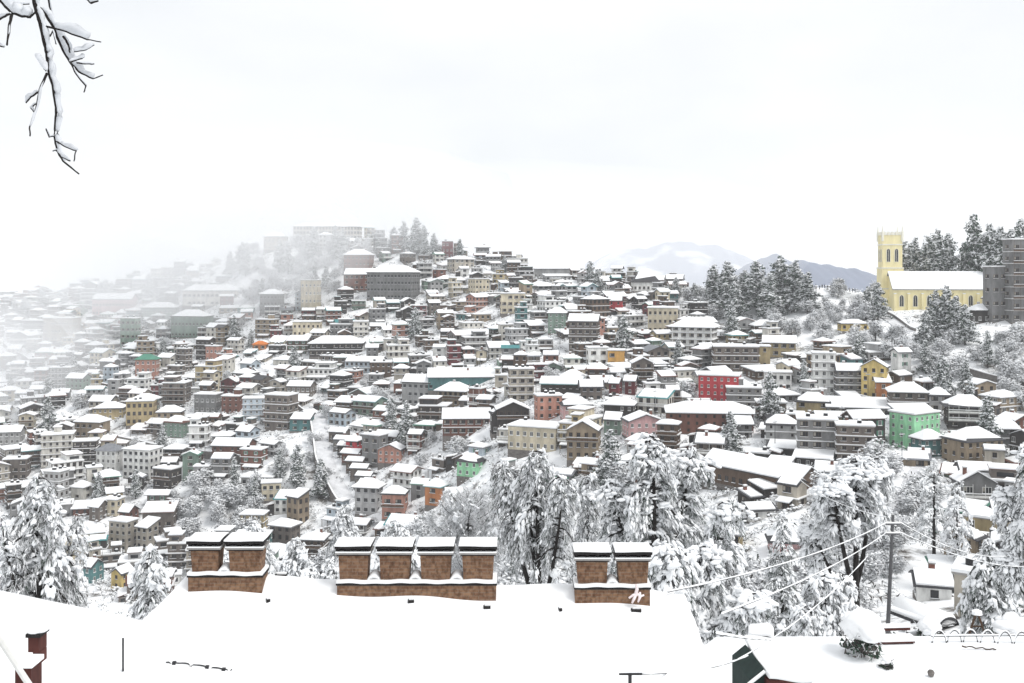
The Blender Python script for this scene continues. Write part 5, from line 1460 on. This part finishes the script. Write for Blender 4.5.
fo = fl.build("flue", wing)
cp_ = MB(); cp_.lathe([(.17, z0 + .022), (.215, z0 + .07), (.21, z0 + .13), (.15, z0 + .2), (.05, z0 + .235)], SNOW_NEAR, 14, ((x0 + x1) / 2, y_ + .14)); cp_.build("snow_cap", fo, smooth=True)
f2 = MB(); D = 13.0; x0, y_, z0 = unp(15, 668, D); x1, _, z1 = unp(31, 700, D); f2.box(x0, x1, y_, y_ + .3, z1, z0, OXIDE); f2.box(x0 - .02, x1 + .02, y_ - .02, y_ + .32, z0 + .002, z0 + .06, SNOW_NEAR)
f2.build("flue", wing)
rl = MB(); p0, p1 = unp(-12, 622, 11.6), unp(34, 692, 10.6); rl.tube([p0, p1], .034, FRAME_W, 8)
ro_ = rl.build("handrail"); tag(ro_, "pale slanting pipe handrail crossing the bottom left corner", "handrail")

# ------------------------------------------------------------------ terrace at the right
def terr(px, py):
    D = 14.3 * F / (py - HZ)
    return ((px - CX) / F * D, D, -14.3)
def lump_thing(name, px, py, D, w, h, label, cat, seed, twigs=150):
    """a shrub under one dome of snow"""
    r = np.random.default_rng(seed); x, y, z = terr(px, py) if D is None else unp(px, py, D)
    root = empty(name, (x, y, z))
    so_ = Soup([SNOW_NEAR])
    m_l = 16; cc = np.stack([r.normal(0, .16 * w, m_l), r.normal(0, .14 * w, m_l), h * r.uniform(.5, .74, m_l)], 1); cc[0] = (0, 0, h * .6)
    cc[:, 2] -= .5 * (np.hypot(cc[:, 0], cc[:, 1]) / (.5 * w)) ** 2 * h * .4
    sz_ = r.uniform(.16, .3, m_l) * w; sz_[0] = .44 * w
    so_.add(lumps(r, cc, r.normal(size=(m_l, 3)) * [1, 1, .2], sz_, sz_ * .9, sz_ * .72 * min(1, h / w)), 0)
    put("snow_load", so_.mesh("snow_load", True), root)
    a = r.uniform(0, 6.28, twigs); q = r.uniform(.1, .9, twigs) * w / 2
    p = np.stack([np.cos(a) * q, np.sin(a) * q * .9, r.uniform(.05, .5, twigs) * h], 1)
    so = Soup([TWIG, NEEDLE_G, FROST]); so.add(strands(r, p, r.normal(size=(twigs, 3)) + [0, 0, -.6], r.uniform(.15, .4, twigs), r.uniform(.04, .08, twigs)), r.choice([0, 1, 2], twigs).astype(np.int32))
    so.add(cards(r, p * [1, 1, .6], .22, 1, .6), r.choice([0, 1], twigs).astype(np.int32))
    put("twigs", so.mesh("twigs"), root); tag(root, label, cat)
lump_thing("snowy_bush", 862, 655, None, 1.75, 1.85, "bush under a smooth dome of snow with bare twigs below", "bush", 1)
lump_thing("sapling", 887, 668, None, .4, .45, "tiny frosted sapling poking up in front of the snow-domed bush", "sapling", 2, 60)
# bench
bn_ = empty("bench", Vector(terr(893, 642)) - Vector((0, 0, .34)), R(4)); tag(bn_, "dark red wooden bench with snow on its seat beside the domed bush", "bench")
BX = .78
m_ = MB(); m_.box(-BX, BX, -.2, .2, .36, .41, OXIDE); st_ = m_.build("seat", bn_); m_ = MB(); m_.box(-BX + .02, BX - .02, -.19, .17, .412, .60, SNOW_NEAR); m_.build("seat_snow", st_)
m_ = MB(); m_.box(-BX, BX, .2, .24, .70, .82, OXIDE); bk_ = m_.build("backrest", bn_); m_ = MB(); m_.box(-BX + .01, BX - .01, .15, .29, .822, .95, SNOW_NEAR); m_.build("backrest_snow", bk_)
for sx in (-1, 1):
    m_ = MB(); m_.box(sx * (BX - .1) - .03, sx * (BX - .1) + .03, .19, .25, -.2, .618, DARKMETAL); m_.build("leg", bn_)
    m_ = MB(); m_.box(sx * (BX - .1) - .03, sx * (BX - .1) + .03, -.17, -.11, -.2, .358, DARKMETAL); m_.build("leg", bn_)
# utility pole
POLE = noisy("pole_grey", (.10, .10, .105), .3, 2)
pb = Vector(unp(887, 622, 40.5)); pt = Vector(unp(893, 515, 40.5))
po = empty("utility_pole", pb); tag(po, "leaning grey utility pole with crossarms beside the snow-domed bush", "utility pole")
m_ = MB(); m_.tube([Vector((0, 0, -1)), pt - pb], [.095, .06], POLE, 8); m_.build("post", po)
for dz in (.35, .75):
    c0 = (pt - pb) * (1 - dz / (pt - pb).length)
    m_ = MB(); m_.box(c0.x - .3, c0.x + .3, -.1, -.03, c0.z - .03, c0.z + .03, POLE); m_.box(c0.x - .29, c0.x + .29, -.1, -.03, c0.z + .033, c0.z + .08, SNOW_NEAR); ca = m_.build("crossarm", po)
    for sx in (-.25, -.1, .1, .25):
        m_ = MB(); m_.lathe([(.03, c0.z + .03), (.035, c0.z + .1), (.015, c0.z + .15)], FRAME_W, 6, (c0.x + sx, -.065)); m_.build("insulator", ca)
# garden fence with hoops of snow
fn = empty("wire_fence", terr(980, 642)); tag(fn, "low looped wire fence thick with snow at the terrace edge", "fence")
fx0, fx1 = (932 - 980) / F * 39, (1075 - 980) / F * 39
nh = 9
for k in range(nh):
    xa = fx0 + (fx1 - fx0) * k / nh; xb = fx0 + (fx1 - fx0) * (k + 1) / nh
    m_ = MB(); arc = [((xa + xb) / 2 + (xb - xa) * .46 * math.cos(a), .1 * math.sin(k), -.2 + .62 * math.sin(a)) for a in np.linspace(math.pi, 0, 11)]
    m_.tube(arc, .025, DARKMETAL, 5); ho_ = m_.build("hoop", fn)
    m_ = MB(); m_.tube([(x, y, z + .045) for x, y, z in arc[1:-1]], .03, SNOW_NEAR, 6); m_.build("hoop_snow", ho_)
m_ = MB(); m_.tube([(fx0, 0, .22), (fx1, 0, .26)], .02, DARKMETAL, 5); m_.tube([(fx0, .0, .262), (fx1, .0, .302)], .032, SNOW_NEAR, 6); m_.build("rail", fn)
for k, (px, D, w) in enumerate([(930, 40.0, 1.1), (1012, 40.5, 1.7), (1035, 40.5, 1.7)]):
    lump_thing("snowy_hedge_bush", px, 640, D, w, .95, ("small dark-leaved bush at the left end of the wire fence", "frosty low bush behind the wire fence", "frosty low bush behind the wire fence at the frame edge")[k], "bush", 10 + k, 260)
# A-frame stand
af = empty("trestle", unp(977, 634, 41.0)); tag(af, "small snow-capped A-shaped timber stand behind the wire fence", "stand")
for sx in (-1, 1):
    m_ = MB(); m_.tube([(sx * .42, 0, -.3), (sx * .04, 0, .85)], .045, FRAME_B, 6); m_.build("leg", af)
m_ = MB(); m_.tube([(-.24, .05, .3), (.24, .05, .3)], .035, FRAME_B, 6); m_.build("crossbar", af); m_ = MB(); m_.lathe([(.22, .82), (.2, .95), (.05, 1.02)], SNOW_NEAR, 8); m_.build("snow_cap", af)
# round-topped shelter on the lane below the terrace
gS = ray(949, 629, 55) or Vector(unp(949, 629, 75))
sh = empty("arched_shelter", gS, R(28)); tag(sh, "small round-roofed shelter with a dark open end under snow, behind the wire fence", "shelter")
aw_, ah_ = 1.55, 1.15
arcp = [(aw_ * math.cos(a), ah_ * math.sin(a)) for a in np.linspace(0, math.pi, 13)]
m_ = MB(); m_.ring([[(x, yv, z - .1) for x, z in arcp] + [(x * .93, yv, z * .9 - .1) for x, z in reversed(arcp)] for yv in (0, 6)], ROOFM['dark']); m_.build("roof", sh)
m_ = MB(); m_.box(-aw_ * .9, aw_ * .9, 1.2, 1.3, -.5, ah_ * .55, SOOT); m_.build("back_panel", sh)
m_ = MB(); m_.ring([[(x * 1.01, yv, z * 1.01 - .08) for x, z in arcp[1:-1]] + [(x * .85, yv, z * 1.28) for x, z in reversed(arcp[1:-1])] for yv in (.1, 5.95)], SNOW_NEAR); m_.build("roof_snow", sh, smooth=True)
# dark shed at the lower edge, vent box
sd = empty("tin_shed", unp(781, 700, 28.5), R(3)); tag(sd, "dark green shed with a dark red eave half buried in snow at the bottom edge", "shed")
GREEN_T = noisy("dark_green_tin", (.02, .035, .032), .4, 3)
k_ = 28.5 / F
m_ = MB(); m_.box(-34 * k_, -9 * k_, -.2, 1.6, -1.5, 24 * k_, GREEN_T); m_.add([(-34 * k_, -.2, 24 * k_), (-9 * k_, -.2, 24 * k_), (-20 * k_, -.2, 35 * k_), (-34 * k_, 1.6, 24 * k_), (-9 * k_, 1.6, 24 * k_), (-20 * k_, 1.6, 35 * k_)], [(0, 1, 2), (3, 5, 4), (0, 2, 5, 3), (1, 4, 5, 2)], GREEN_T); m_.build("wall", sd)
m_ = MB(); m_.tube([(-36 * k_, -.26, 20 * k_), (-19 * k_, -.26, 33 * k_)], .05, SNOW_NEAR, 6); m_.build("rail_snow", sd)
m_ = MB(); m_.box(-19 * k_, 25 * k_, -.5, 1.5, 8 * k_, 27 * k_, OXIDE); ev = m_.build("eave", sd)
sg = snow_field(-18 * k_, 26 * k_, -.56, 1.9, 30, 20, lambda X, Y: 32 * k_ + .08 * np.sin(X * 3) * np.sin(Y * 2) + .1 * sstep(-.56, .4, Y) + .12 * sstep(.3, 1.8, Y), .14); sg.name = "eave_snow"; put("eave_snow", sg, ev)
vb = empty("vent_box", unp(761, 652, 30.5), R(-14)); tag(vb, "small dark vent box with a thick slab of snow beside the large roof", "vent")
k_ = 30.5 / F
m_ = MB(); m_.box(-9 * k_, 9 * k_, 0, .5, -1.0, 14 * k_, SOOT); m_.build("shaft", vb)
m_ = MB(); m_.box(-12 * k_, 12 * k_, -.1, .6, 14 * k_ + .003, 16 * k_, DARKMETAL); m_.build("lid", vb)
cpv = snow_field(-12.5 * k_, 12.5 * k_, -.12, .62, 16, 12, lambda X, Y: 22 * k_ + .03 * np.sin(X * 8) - .12 * np.abs((X) / (12.5 * k_)) ** 6, .16); cpv.name = "snow_cap"; put("snow_cap", cpv, vb)
# stones and stubs in the terrace snow
for px, py, D, lb in [(931, 673, 35, "small dark stone showing through the smooth terrace snow"), ]:
    m_ = MB(); m_.lathe([(.09, -.1), (.13, .02), (.08, .1), (.02, .12)], STONE, 8); tag(m_.build("stone", None, unp(px, py, D)), lb, "stone")
m_ = MB(); pts = [unp(962 + 34 * k / 10, 646 + 3.5 * k / 10 + .8 * math.sin(k * 1.9), 37.5) for k in range(11)]
m_.tube(pts, .03, FRAME_B, 5); m_.tube([(x, y, z + .05) for x, y, z in pts[1:]], .04, SNOW_NEAR, 5)
tag(m_.build("fallen_branch"), "fallen stick lying on the terrace snow in front of the fence", "branch")

# snow-coated wires
def wire(p, q, sag, label, rad=.022, name="cable"):
    p, q = Vector(p), Vector(q)
    b = MB(); pts = [p.lerp(q, i / 20) - Vector((0, 0, sag * 4 * (i / 20) * (1 - i / 20))) for i in range(21)]
    b.tube(pts, .012, DARKMETAL, 4); root = b.build(name)
    rr = [rad * (1 + .35 * math.sin(i * 2.1 + len(label))) for i in range(21)]
    s = MB(); s.tube([v + Vector((0, 0, rad)) for v in pts], rr, SNOW_NEAR, 6); s.build("snow_coat", root)
    tag(root, label, "cable", "snow-coated cables")
pA = pt + Vector((-.28, -.06, -.3)); pB = pt + Vector((.28, -.06, -.3)); pC = pt + Vector((-.28, -.06, -.7)); pD = pt + Vector((.28, -.06, -.7))
wire(unp(668, 592, 19.4), pA, .25, "upper snow-coated cable from the right chimneys to the leaning pole", .016)
wire(unp(722, 614, 19.0), pC, .2, "lower snow-coated cable from the roof corner to the leaning pole", .016)
wire(unp(738, 660, 27), unp(868, 556, 40), .3, "snow-coated cable slanting steeply past the vent box to the pole", .018)
wire(unp(717, 634, 19.5), unp(771, 640, 29), .03, "thick short snow-laden cable from the roof edge to the vent box", .028)
wire(unp(642, 674, 16.3), unp(748, 656, 27), .12, "thin snowy cable from the T-shaped post to the dark shed", .016)
wire(pB, unp(1010, 556, 60), .5, "snow-coated cable from the leaning pole to the right edge, upper", .02)
wire(pD, unp(1040, 566, 60), .5, "snow-coated cable from the leaning pole to the right edge, lower", .02)
wire(pt + Vector((-.3, 0, -.1)), unp(790, 470, 90), .6, "snow-coated cable running from the pole top into the town", .02)

# two parked cars buried in snow
CARP = noisy("dark_car_paint", (.05, .05, .06), .2, 3, .35)
def car(x, y, z, rz, label):
    root = empty("parked_car", (x, y, z), rz); tag(root, label, "car", "snow-buried parked cars")
    m_ = MB(); prof = [(-2, .35), (2, .35), (2.02, .75), (1.85, .95), (.95, 1.0), (.45, 1.42), (-1.25, 1.45), (-1.95, 1.0), (-2.05, .7)]
    m_.ring([[(s, u, v) for u, v in prof] for s in (-.8, .8)], CARP); m_.build("body", root)
    m_ = MB(); pr2 = [(.9, 1.03), (.42, 1.45), (-1.25, 1.48), (-1.3, 1.7), (.5, 1.68), (1.1, 1.2), (2.0, 1.1), (2.0, .97), (1.85, .975)]
    m_.ring([[(s, u, v) for u, v in pr2] for s in (-.79, .79)], SNOW_NEAR); m_.build("snow_load", root)
    m_ = MB(); m_.add([(-.62, -1.93, 1.06), (.62, -1.93, 1.06), (.55, -1.38, 1.42), (-.55, -1.38, 1.42)], [(0, 1, 2, 3)], PANE); m_.build("rear_window", root)
    for sx in (-1, 1):
        for yy_ in (-1.25, 1.25):
            m_ = MB(); m_.ring([[(sx * .66 + dx, yy_ + .32 * math.cos(a), .32 + .32 * math.sin(a)) for a in np.linspace(0, 2 * math.pi, 12, endpoint=False)] for dx in (-.1, .16)], TANK); m_.build("wheel", root)
for k, px in enumerate((801, 812)):
    g = ray(px, 576)
    car(g.x, g.y, g.z + .1, R(-4), ("snow-buried car with a dark rear window, standing left of its twin", "snow-buried car with a dark rear window, standing right of its twin")[k])

# ------------------------------------------------------------------ bough hanging in at the top left
tw = MB(); sw = MB()
BR = [([(33, -14), (34, 0), (37, 12), (41, 26), (45, 45), (47, 57), (49, 72), (54, 90), (56, 111), (54.5, 136), (57, 150), (63, 161), (79, 174)], 3.0, .9, 4.5),
      ([(36, 4), (45, 14), (53, 26), (61, 47), (70, 62), (79, 72), (93, 79), (103, 75)], 2.0, .7, 5.5), ([(70, 62), (76, 74), (86, 86), (84, 92)], 1.2, .7, 1.2),
      ([(45, 26), (66, 31.6), (87, 39.5), (101, 42)], 1.3, .6, 7.5), ([(70, 62), (82, 58), (84, 57)], 1.1, .6, 3.0), ([(77, 63), (85, 64), (94, 64)], 1.0, .5, 1.6), ([(74, 52), (86, 50), (94, 45)], .8, .4, 4.0),
      ([(47, 73), (39.5, 90), (35.6, 111), (29.5, 126), (30, 136)], 1.5, .9, 1.8), ([(38, 92), (31, 97), (26, 103)], 1.3, .8, 3.2), ([(36, 104), (31, 108), (34, 112)], 1.0, .6, 1.6),
      ([(54.5, 136), (49, 137), (46, 129)], 1.0, .6, 1.2), ([(56, 141), (66, 147), (76, 151), (74, 161)], 1.0, .6, 3.2), ([(56, 150), (62, 157), (70, 161)], .9, .6, 2.2), ([(57, 150), (53, 151)], .8, .5, 1.2),
      ([(-14, -16), (-4, -6), (0, 0), (12, 13), (22, 16), (30, 17), (37, 11)], 3.0, 1.0, 8.0), ([(12, 13), (9, 28), (7, 45)], 2.0, 1.0, 1.0), ([(-8, 24), (0, 19), (10, 14)], 1.8, 1.2, 3.0), ([(-6, 44), (4, 47)], 1.5, .8, 3.0), ([(2, 0), (15, 5), (29, 4)], 1.0, .8, 3.0),
      ([(46, -10), (49, 4), (52, 14)], 1.0, .8, 2.0), ([(36, 57), (42, 66), (46, 71)], .5, .5, 5.0), ([(86, -3), (91, 3), (98, 1)], 1.5, 1.0, 3.0), ([(50, 36), (53, 31), (56, 44)], 1.0, .6, 1.0), ([(63, 36), (68, 44), (70, 53)], 1.4, .8, 2.0)]
rbr = random.Random(3); kpx = 5.0 / F
for pl, r0, r1, sn_w in BR:
    D0 = 5.0 + rbr.uniform(-.25, .25) if pl[0][0] != 33 else 5.0
    P3 = []
    for i, (a, b) in enumerate(pl):
        d = 5.0 + (D0 - 5.0) * i / max(1, len(pl) - 1)
        P3.append(Vector(unp(a, b, d)))
    fine = []
    for a, b in zip(P3, P3[1:]):
        for k in range(4): fine.append(a.lerp(b, k / 4) + Vector((rbr.uniform(-1, 1), rbr.uniform(-1, 1), rbr.uniform(-1, 1))) * kpx * .35)
    fine.append(P3[-1]); n = len(fine)
    rad = [kpx * max(.45, (r0 + (r1 - r0) * i / (n - 1)) * .62 * (1 + .15 * rbr.uniform(-1, 1))) for i in range(n)]
    tw.tube(fine, [q * 1.35 for q in rad], BARK, 6)
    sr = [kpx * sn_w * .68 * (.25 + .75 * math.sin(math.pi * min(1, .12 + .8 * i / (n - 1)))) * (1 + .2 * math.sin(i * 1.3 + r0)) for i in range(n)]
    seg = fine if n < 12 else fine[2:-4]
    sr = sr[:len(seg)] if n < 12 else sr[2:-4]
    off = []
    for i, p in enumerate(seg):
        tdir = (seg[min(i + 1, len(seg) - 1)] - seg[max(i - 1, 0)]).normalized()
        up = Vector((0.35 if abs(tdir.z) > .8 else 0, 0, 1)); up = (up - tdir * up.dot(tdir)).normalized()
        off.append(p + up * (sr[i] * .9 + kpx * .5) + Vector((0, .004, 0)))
    sw.tube(off, sr, SNOW_BACKLIT, 7)
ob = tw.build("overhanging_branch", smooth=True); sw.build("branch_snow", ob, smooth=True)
tag(ob, "thin dark branch lined with snow hanging in from the top left corner", "branch")

# ------------------------------------------------------------------ fog bank over the left of the valley
fg = MB(); fmat = volume_mat("fog_air", FOG_DENSITY, (0.955, 0.965, 0.98))
def ell(c, s):
    b = MB(); b.add([tuple(np.array(c) + v * s) for v in ICO], [tuple(f) for f in ICOF], fmat); return b
for c, s in FOG: fg.merge(ell(c, s), Matrix.Identity(4))
tag(fg.build("fog"), "bank of white mist lying over the left side of the town", "fog", kind="stuff")

# ------------------------------------------------------------------ labels that single each one out
LM = [("the yellow church", 925, 285), ("the bright red apartment block", 720, 388), ("the mint green corner block", 914, 427), ("the tan gabled house", 584, 438), ("the very long brown brick building", 708, 417),
      ("the tall white five-storey house", 823, 372), ("the hilltop hotel", 328, 231), ("the massive grey hillside block", 393, 281), ("the huge white hall roof", 559, 267), ("the cream-yellow upper-slope block", 663, 320),
      ("the large white galleried house", 694, 334), ("the tall yellow gabled house", 875, 378), ("the long brown shed-like hall", 762, 470), ("the block with square windows", 143, 461), ("the ochre row", 140, 412),
      ("the pale blue block", 255, 408), ("the bright orange roof", 260, 345), ("the misty salmon-walled house", 214, 354), ("the long red-brown timbered house", 466, 420), ("the pale mint two-storey house", 471, 464),
      ("the tall beige block", 123, 533), ("the small bright yellow house", 122, 576), ("the bare green roof", 147, 366), ("the dark red skyline house", 447, 241), ("the snowy street", 324, 455), ("the grey-brown galleried block", 281, 411),
      ("the long dark galleried building", 337, 345), ("the white ridge pavilion", 645, 272), ("the salmon three-storey house", 548, 406), ("the dark timber verandah house", 966, 411), ("the blue-porched house", 973, 488),
      ("the long beige house", 985, 592), ("the beige block lost in mist", 62, 328), ("the wide teal-fascia hall", 462, 378), ("the little yellow house", 853, 325), ("the narrow misty tower block", 130, 331), ("the white two-storey lane house", 777, 380)]
DIRS = ["right of", "up and right of", "above", "up and left of", "left of", "down and left of", "below", "down and right of"]
ORD = ["", "second ", "third ", "fourth ", "fifth ", "sixth ", "seventh ", "eighth ", "ninth ", "tenth "]
used, buckets = set(), {}
for rec in PLACED:
    o, words, u, v, lb = rec
    if lb and lb not in used: o["label"] = lb; used.add(lb); continue
    best = sorted(LM, key=lambda L: math.hypot(L[1] - u, (L[2] - v) * 1.4))
    best = [b for b in best if math.hypot(b[1] - u, b[2] - v) > 7][0]
    a = math.degrees(math.atan2(best[2] - v, u - best[1])) % 360
    key = (words, best[0], DIRS[int((a + 22.5) // 45) % 8])
    buckets.setdefault(key, []).append((math.hypot(best[1] - u, best[2] - v), rec))
for (words, lm, dr), L in buckets.items():
    L.sort(key=lambda q: q[0])
    for i, (d, rec) in enumerate(L):
        rec[0]["label"] = f"{words}, {ORD[i] if i < len(ORD) else f'number {i + 1} '}{dr} {lm}"

for o in [r[0] for r in PLACED]:
    if len(o["label"].split()) > 16: print("LONG", o["label"])
